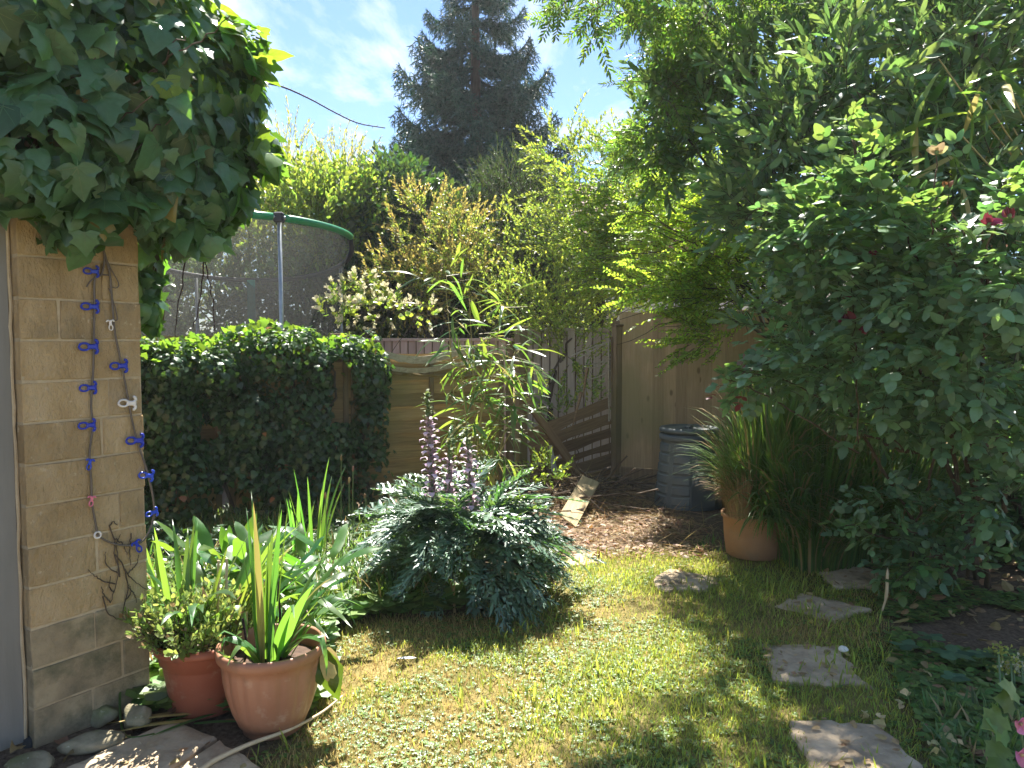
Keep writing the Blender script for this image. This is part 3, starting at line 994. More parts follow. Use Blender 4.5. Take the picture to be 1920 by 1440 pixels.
def build_garage():
    root = thing('garage', 'garage corner of buff stone blocks with a flaking grey door frame', 'garage', gA)
    # local axes: x along the face, y into the wall, z up
    def put(name, t, mat, o, **k):
        return obj(name, t, mat, root, gbasis(gA + ge * o[0] - gn * o[1] + UP * o[2]), **k)
    put('mortar', cbox(gw - .010, .19, 2.55, 0), MAT['mortar'], (gw / 2, .099, 1.275))
    splits = {0: .48, 1: .74, 2: .52, 4: .55, 5: .76, 7: .62, 8: .70, 10: .30, 11: .66, 13: .5, 14: .7, 16: .4}
    ch = .1505
    for k in range(17):
        cuts = [0, splits[k], 1] if k in splits else [0, 1]
        for a, b in zip(cuts[:-1], cuts[1:]):
            w = (b - a) * gw - .007
            t = cbox(w, .105, ch - .008, .0035, cuts=3, jit=.0016, seed=k * 7 + int(a * 10))
            # rock-faced front, broken right-hand arris
            f = t.v[:, 1] < -.03
            t.v[f, 1] += .0035 * noise3(t.v[f] + k * 3.3 + a, 40)
            put('block', t, MAT['blocklow' if k < 3 or (k == 3 and a > .3) else 'block'],
                ((a + b) / 2 * gw + (.004 * math.sin(k * 2.1) if b == 1 else 0), .052 + .002 * math.sin(k * 5.0), ch * (k + .5)), smooth=False)
    # return wall of the garage behind the corner, and its flat roof edge
    put('rear_wall', cbox(.10, 2.6, 2.5, .004), MAT['block'], (gw - .055, 1.56, 1.25))
    # door to the left, set back a little: frame post, boards, strap hinge screw plate and pull
    put('door_frame', cbox(.085, .07, 2.15, .004), MAT['door'], (-.052, .078, 1.10))
    put('sealant', tube([(0, 0, z) for z in np.linspace(.0, 2.1, 30)] + rng.normal(0, .002, (30, 3)), .006, 5), MAT['mortar'], (-.006, .045, .03))
    for i in range(6):
        put('door_board', cbox(.142, .03, 2.05, .005), MAT['door'], (-.177 - i * .150, .082, 1.075))
    put('door_backing', cbox(1.0, .02, 2.05, 0), MAT['black'], (-.6, .112, 1.075))
    put('screw_plate', lathe([(.0, .004), (.016, .004), (.018, 0)], 16).mv((0, 0, 0), rotx(R(90))), MAT['galv'], (-.135, .0655, .78))
    hp = [(-.02, 0, -.07), (-.02, -.03, -.05), (-.02, -.04, 0), (-.02, -.03, .05), (-.02, 0, .07)]
    put('door_handle', tube(smooth_path(hp, 12), .008, 8), MAT['black'], (-.118, .06, 1.075), smooth=True)
    # bare ivy stems still clinging to the lower blocks
    return root


garage = build_garage()


def GW(px, py, off=.006):
    return PL(px, py, gA + gn * off, gn)


def build_garage_details():
    # dead climbing stems
    root = thing('dead_climber_stem', 'dark bare climber stems clinging to the lower stone blocks', 'dead stems', GW(215, 1150))
    lines = [[(205, 985), (214, 1010), (216, 1040), (222, 1075), (214, 1110), (207, 1130)], [(216, 1040), (232, 1065), (240, 1100), (232, 1140), (231, 1160)],
             [(222, 1075), (200, 1060), (198, 1035)], [(240, 1075), (255, 1060), (260, 1040)], [(232, 1065), (250, 1088), (275, 1105)],
             [(214, 1010), (230, 1020), (238, 1040)], [(216, 1095), (195, 1090), (178, 1080), (165, 1068)], [(207, 1130), (195, 1115), (190, 1100)],
             [(193, 1118), (200, 1145), (215, 1158), (230, 1163)], [(240, 1100), (252, 1115), (256, 1130)],
             [(224, 1082), (221, 1050), (219, 1020), (226, 1002)], [(246, 1000), (243, 1030), (245, 1060)], [(206, 985), (212, 978), (220, 985)],
             [(214, 1110), (205, 1100), (207, 1080)], [(235, 1125), (245, 1112), (243, 1095)]]
    for l in lines:
        pts = [GW(x, y, .006) for x, y in l]
        obj('stem', tube(smooth_path(pts, 14, .0015), np.linspace(.0030, .0014, 14), 5), MAT['twig'], root)
    # washing line looped over the wall
    strands = [[(186, 440), (196, 480), (190, 515), (178, 520), (177, 575), (176, 640), (175, 690), (171, 760), (174, 800), (168, 850), (171, 900), (173, 945), (180, 985), (183, 1003)],
               [(183, 1003), (195, 1012), (215, 1020), (240, 1023), (262, 1018), (278, 1000), (288, 970), (288, 940), (280, 900), (268, 860), (258, 830), (246, 780), (235, 720), (225, 670), (215, 620), (210, 560), (205, 510), (190, 455)],
               [(190, 460), (206, 500), (222, 530), (218, 540), (205, 536)],
               [(204, 540), (214, 570), (220, 598), (213, 600)],
               [(162, 538), (172, 525), (190, 516), (204, 516)]]
    line = thing('washing_line', 'brown washing line looped down the stone blocks', 'washing line', GW(183, 1003, .01))
    for s, r in zip(strands, (.0042, .0042, .0022, .0022, .003)):
        pts = [GW(x, y, .013) for x, y in s]
        obj('cord', tube(smooth_path(pts, len(pts) * 4), r, 6), MAT['wire'], line, smooth=True)
    # pegs; local x out along the wall to the left, z up
    loop = [(-.010, 0, .004), (-.022, 0, .010), (-.036, 0, .009), (-.043, 0, 0), (-.036, 0, -.009), (-.022, 0, -.010), (-.010, 0, -.004)]
    jaw = [(.004, 0, .020), (.010, 0, .019), (.013, 0, .010), (.006, 0, .004), (.013, 0, 0), (.006, 0, -.004), (.013, 0, -.010), (.010, 0, -.019), (.004, 0, -.020)]
    loop_t = tube(smooth_path(loop, 20), .0037, 6)
    jaw_t = tube(smooth_path(jaw, 26), .0046, 6)
    body_t = cbox(.026, .009, .015, .003, (-.004, 0, 0))
    pegs = [(178, 509, 'blue', 0, 1.0, 'highest blue peg, just under the ivy'), (177, 575, 'blue', 0, 1.15, 'second blue peg down the left cord'),
            (175, 650, 'blue', 0, 1.25, 'third blue peg down the left cord'), (173, 727, 'blue', 0, 1.1, 'fourth blue peg down the left cord'),
            (171, 797, 'blue', 0, 1.1, 'fifth blue peg down the left cord'), (169, 866, 'bluel', 75, .9, 'blue peg seen edge on above the pink one'),
            (172, 935, 'pinkp', 80, .85, 'only pink peg, low on the left cord'),
            (231, 686, 'blue', 0, 1.2, 'highest blue peg on the right cord'), (247, 756, 'whitep', -4, 1.25, 'only white peg, on the right cord'),
            (261, 826, 'blue', -5, 1.25, 'blue peg just below the white one'), (281, 892, 'bluel', -12, 1.1, 'blue peg at the corner of the stone pillar'),
            (290, 960, 'bluel', 10, .9, 'lowest blue peg hanging past the pillar edge'), (256, 1020, 'blue', 115, .9, 'blue peg lying along the bottom curve of the cord'),
            (207, 605, 'whitep', 95, .7, 'clear peg clipped flat high on the right cord')]
    for px, py, mk, ang, s, lab in pegs:
        pos = GW(px, py, .016)
        root = thing('clothes_peg', lab, 'clothes peg', pos, 'pegs left on the washing line')
        rot = gbasis(np.zeros(3))
        A = np.eye(4); A[:3, :3] = roty(R(-ang)) * s
        M = np.eye(4); M[:3, 3] = pos
        M = M @ rot @ A
        yaw = np.eye(4)
        if ang in (75, 80):
            yaw[:3, :3] = np.diag([.8, 1, .8])
        M = M @ yaw
        obj('handle_loop', loop_t, MAT[mk], root, M, True)
        obj('jaw', jaw_t, MAT[mk], root, M, True)
        obj('spring_block', body_t, MAT[mk], root, M)
    tag(obj('line_ring', tube([(.012 * math.cos(a), 0, .012 * math.sin(a)) for a in np.linspace(0, 6.3, 20)], .004, 6), MAT['whitep'], None,
            (lambda M: M)(np.vstack([np.hstack([gbasis(np.zeros(3))[:3, :3], GW(183, 1003, .014)[:, None]]), [0, 0, 0, 1]])), True),
        'pale plastic ring at the lowest bend of the washing line', 'ring')


build_garage_details()

# patio slabs, bottom left
def slab_from(poly, z0, z1, jit=.006, seed=0, wear=.012):
    """irregular flat stone: photo outline, chipped edge, bevel"""
    r = np.random.default_rng(seed)
    poly = np.asarray(poly)
    pts = []
    n = len(poly)
    for i in range(n):
        a, b = poly[i], poly[(i + 1) % n]
        k = max(4, int(np.linalg.norm(b - a) / .05))
        for j in range(k):
            pts.append(a + (b - a) * (j / k) + r.normal(0, jit, 2))
    pts = np.array(pts)
    c = pts.mean(0)
    rings = [(1.0, z0), (1.0, z1 - wear), (1 - wear / .3, z1 - wear * .3), (.88, z1), (.6, z1 + .002), (.3, z1 - .001)]
    v, t = [], []
    m = len(pts)
    for s, z in rings:
        q = c + (pts - c) * s
        zz = z + (0 if s == 1 else 1) * r.normal(0, .0016, m)
        v.append(np.column_stack([q, np.full(m, 0) + zz]))
    v = np.vstack(v + [np.array([[c[0], c[1], z1]])])
    for i in range(len(rings) - 1):
        for j in range(m):
            p, q = i * m + j, i * m + (j + 1) % m
            t += [(p, q, q + m), (p, q + m, p + m)]
    for j in range(m):
        t.append(((len(rings) - 1) * m + j, (len(rings) - 1) * m + (j + 1) % m, len(v) - 1))
    tt = T(v, t)
    ar = (poly[1][0] - poly[0][0]) * (poly[2][1] - poly[0][1]) - (poly[2][0] - poly[0][0]) * (poly[1][1] - poly[0][1])
    if ar < 0:
        tt.t = tt.t[:, ::-1]
    return tt


s_lab = ['largest stepping stone nearest the camera at the lower right', 'squarish stepping stone with a small white stone on its corner',
         'stepping stone between the white-stone slab and the planted pot', 'small sunlit stepping stone left of the pale terracotta pot',
         'stepping stone in shade below the long grass', 'broken flat stone at the edge of the lawn beside the spiny plant']
for i, (sp, lab) in enumerate(zip(SPOLY, s_lab)):
    c = np.mean(sp, 0)
    t = slab_from(np.array(sp) - c, -.03, .008, .013, seed=i)
    tag(obj('stepping_stone', t, MAT['slab'], None, np.array([[1, 0, 0, c[0]], [0, 1, 0, c[1]], [0, 0, 1, 0], [0, 0, 0, 1.]])), lab, 'stepping stone', 'stepping stones across the lawn')

pat = [gpoly([(120, 1447), (325, 1355), (405, 1386), (300, 1460)]), gpoly([(308, 1462), (411, 1391), (490, 1445), (500, 1640), (300, 1660)]),
       gpoly([(-60, 1500), (112, 1452), (296, 1464), (290, 1660), (-200, 1690)])]
p_lab = ['sunlit buff patio slab in front of the two plant pots', 'patio slab corner under the end of the long dry cane', 'shaded patio slab in front of the garage door']
for i, (sp, lab) in enumerate(zip(pat, p_lab)):
    c = np.mean(sp, 0)
    tag(obj('patio_slab', slab_from(np.array(sp) - c, -.04, .018, .003, 20 + i), MAT['slab'], None,
            np.array([[1, 0, 0, c[0]], [0, 1, 0, c[1]], [0, 0, 1, 0], [0, 0, 0, 1.]])), lab, 'paving slab', 'patio slabs at the garage corner')

# loose stones at the foot of the pillar
for (px, py, rx, ry, rz, sd_, mk, rot, lab) in [
        (194, 1352, .058, .05, .048, 3, 'stone', 20, 'rounded mossy stone against the pillar foot, left of the block-shaped one'),
        (258, 1360, .068, .055, .056, 8, 'stone', -10, 'block-shaped speckled stone at the corner of the pillar'),
        (170, 1402, .115, .05, .036, 5, 'stone', 24, 'long flat lichened stone lying in front of the pillar'),
        (66, 1436, .09, .055, .03, 6, 'stone', 15, 'pale flat stone at the bottom left corner by the door'),
        (58, 1396, .03, .03, .03, 7, 'darkstone', 0, 'small black lump in the corner between door frame and pillar')]:
    g = G(px, py + 4)
    M = np.eye(4); M[:3, :3] = rotz(R(rot)); M[:3, 3] = g + np.array([0, 0, rz * .72])
    tag(obj('loose_stone', rock(rx, ry, rz, sd_, .22), MAT[mk], None, M, True), lab, 'stone')
M = np.eye(4); M[:3, 3] = G(1582, 1228) + np.array([0, 0, .03])
tag(obj('white_stone', rock(.024, .02, .017, 12), MAT['whitestone'], None, M, True), 'small white stone on the corner of a stepping stone', 'stone')

# ================================================================ FENCES
fC = np.array([1.10, 8.2, 0.0])
fu = np.array([-math.cos(R(30)), -math.sin(R(30)), 0.0])    # leftwards, coming nearer
fn = np.array([-fu[1], fu[0], 0.0]); fn = fn if fn[1] < 0 else -fn


def ft(px):
    k = (px - 960) / F
    return (fC[0] - k * fC[1]) / (-fu[0] + k * fu[1])


def fbasis(t, z, off=0.0, tilt=0.0):
    """x to the right along the fence, y away from the camera, z up"""
    M = np.eye(4)
    M[:3, 0], M[:3, 1], M[:3, 2] = -fu, -fn, UP
    M[:3, 3] = fC + fu * t + fn * off + UP * z
    if tilt:
        A = np.eye(4); A[:3, :3] = roty(-R(tilt)); M = M @ A
    return M


def FP(px, py, off=0.0):
    return PL(px, py, fC + fn * off, fn)


def waney(length, h, th=.012, seed=0, amp=.012, warp=0.0):
    """slat with an uneven lower edge; x along, z up, centred"""
    r = random.Random(seed)
    n = 14
    v, t = [], []
    ph = [r.uniform(0, 6) for _ in range(4)]
    for i in range(n + 1):
        x = -length / 2 + length * i / n
        zb = -h / 2 + amp * (math.sin(x * 5 + ph[0]) * .6 + math.sin(x * 13 + ph[1]) * .4)
        zt = h / 2 + amp * .3 * math.sin(x * 6 + ph[2])
        w = warp * math.sin(x * 2.6 + ph[3])
        for y, z in ((-th, zb), (0, zb), (th * .4, zt), (-th * .4, zt)):
            v.append((x, y + w * .3, z + w))
    for i in range(n):
        a, b = i * 4, i * 4 + 4
        for j in range(4):
            k = (j + 1) % 4
            t += [(a + j, b + j, b + k), (a + j, b + k, a + k)]
    e = n * 4
    t += [(0, 1, 2), (0, 2, 3), (e, e + 2, e + 1), (e, e + 3, e + 2)]
    return T(v, t)


def lap_panel(t0, t1, ztop, zbot, label, mat='lap', seed=0):
    L_ = t1 - t0
    tm = (t0 + t1) / 2
    root = thing('slat_fence', label, 'fence', fC + fu * tm + UP * zbot, 'overlapping slat fence panels on the left')
    n = int((ztop - zbot) / .115)
    for i in range(n):
        z = zbot + .06 + i * (ztop - zbot - .08) / max(1, n - 1)
        A = np.eye(4); A[:3, :3] = rotx(R(-6 + random.uniform(-1.5, 1.5)))
        obj('slat', waney(L_ - .03, .135, .011, seed + i, .014), MAT[mat], root, fbasis(tm, z, .004 * (i % 2), random.uniform(-.3, .3)) @ A)
    for k in (.02, .5, .98):
        obj('batten', cbox(.045, .02, ztop - zbot - .03, .003), MAT['postw'], root, fbasis(t0 + L_ * k * .96 + .02, (ztop + zbot) / 2, .03))
    return root


def fpost(t, h, w, label, off=0.0, mat='postw', cap=True):
    root = thing('fence_post', label, 'fence post', fC + fu * t)
    obj('shaft', cbox(w, w, h, .006), MAT[mat], root, fbasis(t, h / 2, off))
    if cap:
        obj('cap', cbox(w + .02, w + .02, .02, .004), MAT[mat], root, fbasis(t, h + .011, off))
    return root


fpost(ft(1151) - .0, 1.66, .085, 'grey-brown square fence post in the corner beside the tall boards', .05)
fpost(ft(975), 1.63, .10, 'brown fence post behind the bamboo, left of the broken panel', .02)
fpost(ft(640), 1.55, .09, 'fence post smothered in ivy left of the lapped panel', -.10)
lap_panel(ft(735) - .03 - 1.15, ft(644), 1.34, .06, 'weathered slat panel showing between the ivy and the bamboo', seed=1)
lap_panel(ft(654), ft(420), 1.50, .06, 'slat panel mostly hidden by the ivy hedge', seed=40)
lap_panel(ft(414), ft(150), 1.50, .06, 'slat panel buried under the thick left end of the ivy', seed=80)


def broken_rail():
    root = thing('warped_boards', 'bleached warped boards sagging along the broken panel top', 'broken boards', FP(790, 670, .03))
    for k, (ya, yb, yc, h) in enumerate([(652, 668, 652, .075), (678, 690, 676, .05)]):
        pts = [FP(x, y, .045 + .02 * k) for x, y in ((694, ya - 4), (740, (ya + yb) / 2 + 3), (790, yb), (840, (yb + yc) / 2), (880, yc))]
        c = smooth_path(pts, 18)
        v, t = [], []
        for i, p in enumerate(c):
            hh = h * (.6 + .4 * math.sin(i / 17 * 3.14)) * random.uniform(.85, 1.1)
            for dz, dy in ((0, 0), (-hh, .012), (-hh, -.004), (0, -.016)):
                v.append(p + UP * dz + fn * -dy)
        for i in range(17):
            a, b = i * 4, i * 4 + 4
            for j in range(4):
                q = (j + 1) % 4
                t += [(a + j, b + j, b + q), (a + j, b + q, a + q)]
        obj('board', T(v, t), MAT['silver'], root)
    pts = [FP(x, y, .03) for x, y in ((725, 698), (790, 703), (860, 706), (900, 702))]
    obj('rail', tube(smooth_path(pts, 10), .018, 5), MAT['lap'], root)


broken_rail()


def broken_panel():
    t0, t1 = ft(1143), ft(985)
    root = thing('collapsed_fence', 'collapsed slat panel slumped between the two posts', 'broken fence panel', FP(1065, 900))
    rows = [((990, 818), (1143, 758), .12), ((992, 842), (1144, 786), .12), ((994, 862), (1145, 812), .11), ((1000, 886), (1146, 838), .08),
            ((1000, 905), (1148, 862), .12), ((1010, 922), (1150, 884), .12), ((996, 832), (1060, 812), .05)]
    for i, (a, b, h) in enumerate(rows):
        pa, pb = FP(*a, off=.03 * (i % 2)), FP(*b, off=.02 - .01 * (i % 3))
        L_ = np.linalg.norm(pb - pa)
        x = nrm(pb - pa); y = nrm(np.cross(UP, x)); z = np.cross(x, y)
        M = np.eye(4); M[:3, 0], M[:3, 1], M[:3, 2], M[:3, 3] = x, y, z, (pa + pb) / 2
        tl = np.eye(4); tl[:3, :3] = rotx(R(random.uniform(-14, 14)))
        obj('slat', waney(L_, h, .010, 200 + i, .018, .012), MAT['lapdark'], root, M @ tl)
    for px, y0, y1 in ((1141, 640, 790), (1147, 632, 880)):
        obj('frame_strip', tube([FP(px, y0, .03), FP(px + 1, y1, .03)], .012, 4), MAT['silver' if px < 1145 else 'postw'], root)
    for i, (a, b, c) in enumerate([((1085, 672), (1115, 655), (1146, 637)), ((1098, 684), (1125, 680), (1146, 664)), ((1098, 690), (1122, 688), (1146, 672)), ((1106, 712), (1125, 705), (1146, 694)), ((1070, 668), (1100, 655), (1146, 640))]):
        obj('frayed_splint', tube(smooth_path([FP(*a), FP(*b), FP(*c)], 8), .006, 4), MAT['silver'], root)
    for (a, b, w) in [((1090, 735), (1072, 805), .018), ((1101, 690), (1093, 745), .02)]:
        obj('hanging_splinter', tube([FP(*a, off=.05), FP(*b, off=.08)], [w, .006], 4), MAT['lapdark'], root)
    rag = [(1032, 835), (1036, 860), (1040, 885)]
    v = []; t = []
    for i, (x, y) in enumerate(rag):
        for j, dx in enumerate((-3 - i * 1.5, 0, 3 + i * 1.5)):
            v.append(FP(x + dx, y, .09 + .02 * (j == 1)))
    for i in range(2):
        for j in range(2):
            a = i * 3 + j
            t += [(a, a + 1, a + 4), (a, a + 4, a + 3)]
    tag(obj('torn_rag', T(v, t), MAT['cloth'], None, None, True), 'torn pale strip hanging on the collapsed panel', 'rag')


broken_panel()


def beam(name, a, b, w, h, mat, label, cat, twist=0.0, cut=False):
    a, b = np.asarray(a), np.asarray(b)
    x = nrm(b - a); y = nrm(np.cross(UP, x)); z = np.cross(x, y)
    L_ = np.linalg.norm(b - a)
    M = np.eye(4); M[:3, 0], M[:3, 1], M[:3, 2], M[:3, 3] = x, y, z, (a + b) / 2
    A = np.eye(4); A[:3, :3] = rotx(twist)
    t = cbox(L_, w, h, .004, cuts=2, jit=.0025)
    if cut:
        q = t.v[:, 0] < -L_ * .3
        t.v[q, 0] += (t.v[q, 1] / w) * .10
    return tag(obj(name, t, mat, None, M @ A), label, cat)


beam('leaning_post', FP(984, 744, .12), G(1096, 912) + np.array([0, -.1, .05]), .085, .075, MAT['rosepost'], 'old brown post leaning across the collapsed panel', 'timber post')
beam('broken_board', G(1064, 985) + np.array([0, 0, .03]), P(1108, 899, 6.95), .17, .018, MAT['cut'], 'sunlit broken board end lying on the dead twigs', 'board', .35, True)

# tall closeboard fence on the right
cv = nrm(np.array([.88, -.47, 0]))
cn = np.array([cv[1], -cv[0], 0]); cn = cn if cn[1] < 0 else -cn


def build_closeboard():
    root = thing('closeboard_fence', 'tall brown vertical board fence behind the compost bin', 'fence', fC)
    n = 30
    for i in range(n):
        s = .07 + .125 * i + .06
        h = 1.66 - .0 * i + random.uniform(-.006, .006)
        t = cbox(.135, .018, h, .003)
        t.v[:, 1] += np.where(t.v[:, 0] > 0, .006, -.004)
        M = np.eye(4); M[:3, 0], M[:3, 1], M[:3, 2] = cv, -cn, UP
        M[:3, 3] = fC + cv * s + cn * (.003 * (i % 2)) + UP * (.15 + h / 2)
        obj('board', t, MAT['board'], root, M)
    M = np.eye(4); M[:3, 0], M[:3, 1], M[:3, 2] = cv, -cn, UP
    M[:3, 3] = fC + cv * (.07 + .0625 * n) + cn * .02 + UP * .075
    obj('gravel_board', cbox(.125 * n, .03, .15, .004), MAT['postw'], root, M)
    M[:3, 3] = fC + cv * .03 + UP * .86
    obj('post', cbox(.075, .075, 1.72, .005), MAT['postw'], root, M)


build_closeboard()


def far_boards(name, a, b, ztop, mat, label, pitch=.1):
    a, b = np.asarray(a), np.asarray(b)
    L_ = np.linalg.norm(b - a); x = nrm(b - a); y = nrm(np.cross(UP, x))
    root = thing(name, label, 'fence', (a + b) / 2)
    n = int(L_ / pitch)
    bt = cbox(pitch * .86, .016, ztop - .05, .004)
    for i in range(n):
        M = np.eye(4); M[:3, 0], M[:3, 1], M[:3, 2] = x, y, UP
        M[:3, 3] = a + x * (pitch * (i + .5)) + UP * (ztop / 2 + random.uniform(-.004, .004))
        obj('board', bt, MAT[mat], root, M)
    M = np.eye(4); M[:3, 0], M[:3, 1], M[:3, 2] = x, y, UP
    M[:3, 3] = (a + b) / 2 + UP * (ztop - .02) + y * 0
    obj('capping_rail', cbox(L_, .06, .035, .004), MAT[mat], root, M)
    M[:3, 3] = (a + b) / 2 + UP * (ztop / 2) + y * .022
    obj('backing', cbox(L_, .012, ztop - .1, 0), MAT['postw'], root, M)


a, b = P(676, 640, 9.25), P(962, 640, 8.95)
far_boards('neighbour_fence', [a[0], a[1], 0], [b[0], b[1], 0], 1.54, 'pinkw', 'pinkish vertical board fence beyond the sagging rail')
a, b = P(968, 640, 8.98), P(1200, 640, 8.75)
far_boards('neighbour_fence', [a[0], a[1], 0], [b[0], b[1], 0], 1.66, 'grey', 'pale grey vertical board fence seen through the broken panel')

# ================================================================ HOUSE
def build_house():
    Y = 15.5
    e = P(1080, 452, Y); r = P(1080, 345, Y + 3.2)
    x0, x1 = e[0] - .3, e[0] + 9.0
    root = thing('house', 'bungalow with a brown tiled roof behind the trees on the right', 'house', ((x0 + x1) / 2, Y, 0))
    ze = e[2]; zr = r[2]
    obj('wall', cbox(x1 - x0 - .5, .2, ze, 0, ((x0 + x1) / 2, Y + .35, ze / 2)), MAT['wall2'], root)
    obj('rear_wall', cbox(.2, 5.6, ze, 0, (x0 + .35, Y + 3.2, ze / 2)), MAT['wall2'], root)
    obj('fascia', cbox(x1 - x0, .03, .18, .003, ((x0 + x1) / 2, Y - .05, ze - .06)), MAT['brick'], root)
    # pantile slope as real relief
    nu, nv = 300, 17
    U = np.linspace(x0, x1, nu); v, t = [], []
    for j in range(nv):
        for step in (0, 1):
            f = (j + step) / nv
            zz = ze + (zr - ze) * f + .03 - .03 * step
            yy = Y - .15 + 3.4 * f
            v.append(np.column_stack([U, np.full(nu, yy), zz + .03 * np.abs(np.sin(U * math.pi / .27))]))
    v = np.vstack(v)
    for k in range(nv * 2 - 1):
        a = k * nu + np.arange(nu - 1)
        t += [np.stack([a, a + 1, a + 1 + nu], 1), np.stack([a, a + 1 + nu, a + nu], 1)]
    obj('roof', T(v, np.concatenate(t)), MAT['rooftile'], root, kind='stuff')
    obj('rear_roof', T([(x0, Y + 3.3, zr + .02), (x1, Y + 3.3, zr + .02), (x1, Y + 6.8, ze), (x0, Y + 6.8, ze)], [(0, 1, 2), (0, 2, 3)]), MAT['rooftile'], root)
    obj('gable', T([(x0 + .25, Y + .3, ze), (x0 + .25, Y + 6.4, ze), (x0 + .25, Y + 3.3, zr)], [(0, 1, 2)]), MAT['wall2'], root)
    for wx, wz, ww, wh in ((P(1195, 470, Y)[0], 3.0, .9, .55), (P(1310, 540, Y)[0], 1.5, 1.4, 1.1)):
        wf = obj('window', join([cbox(ww, .06, .07, .003, (0, 0, wh / 2)), cbox(ww, .06, .07, .003, (0, 0, -wh / 2)), cbox(.07, .06, wh, .003, (-ww / 2, 0, 0)),
                                 cbox(.07, .06, wh, .003, (ww / 2, 0, 0)), cbox(.05, .05, wh, .003, (0, 0, 0))]), MAT['white'], root,
                 np.array([[1, 0, 0, wx], [0, 1, 0, Y + .2], [0, 0, 1, wz], [0, 0, 0, 1.]]))
        obj('pane', cbox(ww - .05, .01, wh - .05, 0), MAT['glass'], wf, np.array([[1, 0, 0, wx], [0, 1, 0, Y + .215], [0, 0, 1, wz], [0, 0, 0, 1.]]))


build_house()

# ================================================================ TRAMPOLINE
def build_trampoline():
    Y0 = 8.35
    c = P(440, 640, Y0)
    Rr = 1.27
    base = np.array([c[0], Y0, 0])
    root = thing('trampoline', 'trampoline with green rimmed safety net standing beyond the ivy', 'trampoline', base)
    ztop = P(470, 400, Y0 - Rr)[2]
    zb = .92
    def circ(a, z, r=Rr):
        return base + np.array([r * math.sin(a), -r * math.cos(a), z])     # a = 0 nearest the camera
    A0 = math.asin((P(505, 400, Y0 - Rr)[0] - c[0]) / Rr)
    def rimz(a):
        return ztop + .02 - .05 * (1 - math.cos(a))
    def sag(a):          # far edge of the net hangs lower between its poles
        return rimz(a) - .20 * math.sin((abs(a) - 1.55) / 1.6 * math.pi / 1.0) if abs(a) > 1.55 else rimz(a)
    for a0, a1 in ((A0 + .05, 1.62), (-1.3, A0 - .05)):
        obj('foam_rim', tube([circ(a, rimz(a)) for a in np.linspace(a0, a1, 22)], .037, 10), MAT['greenpvc'], root, None, True)
    obj('rim_tube', tube([circ(a, rimz(a)) for a in np.linspace(A0 - .08, A0 + .08, 6)], .022, 8), MAT['galv'], root, None, True)
    far = np.linspace(1.62, 2 * math.pi - 1.3, 40)
    def farz(a):
        u = (a - 1.62) / (2 * math.pi - 1.3 - 1.62)
        return rimz(1.62) - .02 - .36 * math.sin(u * math.pi) ** .8
    obj('net_border', tube([circ(a, farz(a)) for a in far], .03, 6), MAT['netband'], root, None, True)
    def sheet(angs, zt, r=Rr - .03, zlo=zb):
        v, t = [], []
        n = len(angs)
        for a in angs:
            for k in range(7):
                f = k / 6
                rr = r - .10 * math.sin(f * math.pi) + .015 * math.sin(9 * a + 5 * f)
                v.append(circ(a, zt(a) * (1 - f) + zlo * f, rr))
        for i in range(n - 1):
            for k in range(6):
                p = i * 7 + k
                t += [(p, p + 7, p + 8), (p, p + 8, p + 1)]
        return T(v, t)
    obj('net', sheet(np.linspace(-1.3, 1.62, 40), rimz), MAT['net'], root, None, True)
    obj('net', sheet(far, farz), MAT['net'], root, None, True)
    for a in (A0, A0 + 1.57, A0 + 3.14, A0 - 1.57):
        zt = rimz(a) if abs(a) < 1.7 else farz(a % (2 * math.pi)) + .02
        p = obj('pole', tube([circ(a, zt + .01, Rr + .01), circ(a, 0, Rr + .03)], .021, 10), MAT['galv'], root, None, True)
        if a == A0:
            obj('clamp', cbox(.09, .09, .10, .012, circ(a, zt, Rr)), MAT['netband'], p)
    a = math.pi * 2 - math.asin(.17) - 2.95
    q = math.pi + .18
    obj('strap', cbox(.10, .012, 1.4, .003, circ(q, farz(q) - .7, Rr - .05)), MAT['strap'], root)
    obj('frame_ring', tube([circ(a, zb) for a in np.linspace(0, 6.2832, 40)], .03, 8, False), MAT['galv'], root, None, True)
    disc = [circ(a, zb + .01, Rr - .1) for a in np.linspace(0, 6.2832, 33)[:-1]]
    obj('jump_mat', T(np.vstack([disc, base + UP * (zb - .02)]), [(i, (i + 1) % 32, 32) for i in range(32)]), MAT['netband'], root)
    pad = []
    for r, z in ((Rr - .12, zb + .02), (Rr - .1, zb + .05), (Rr + .03, zb + .05), (Rr + .05, zb + .0)):
        pad.append((r, z))
    obj('pad', lathe(pad, 40).mv(base), MAT['bluel'], root, None, True)


build_trampoline()

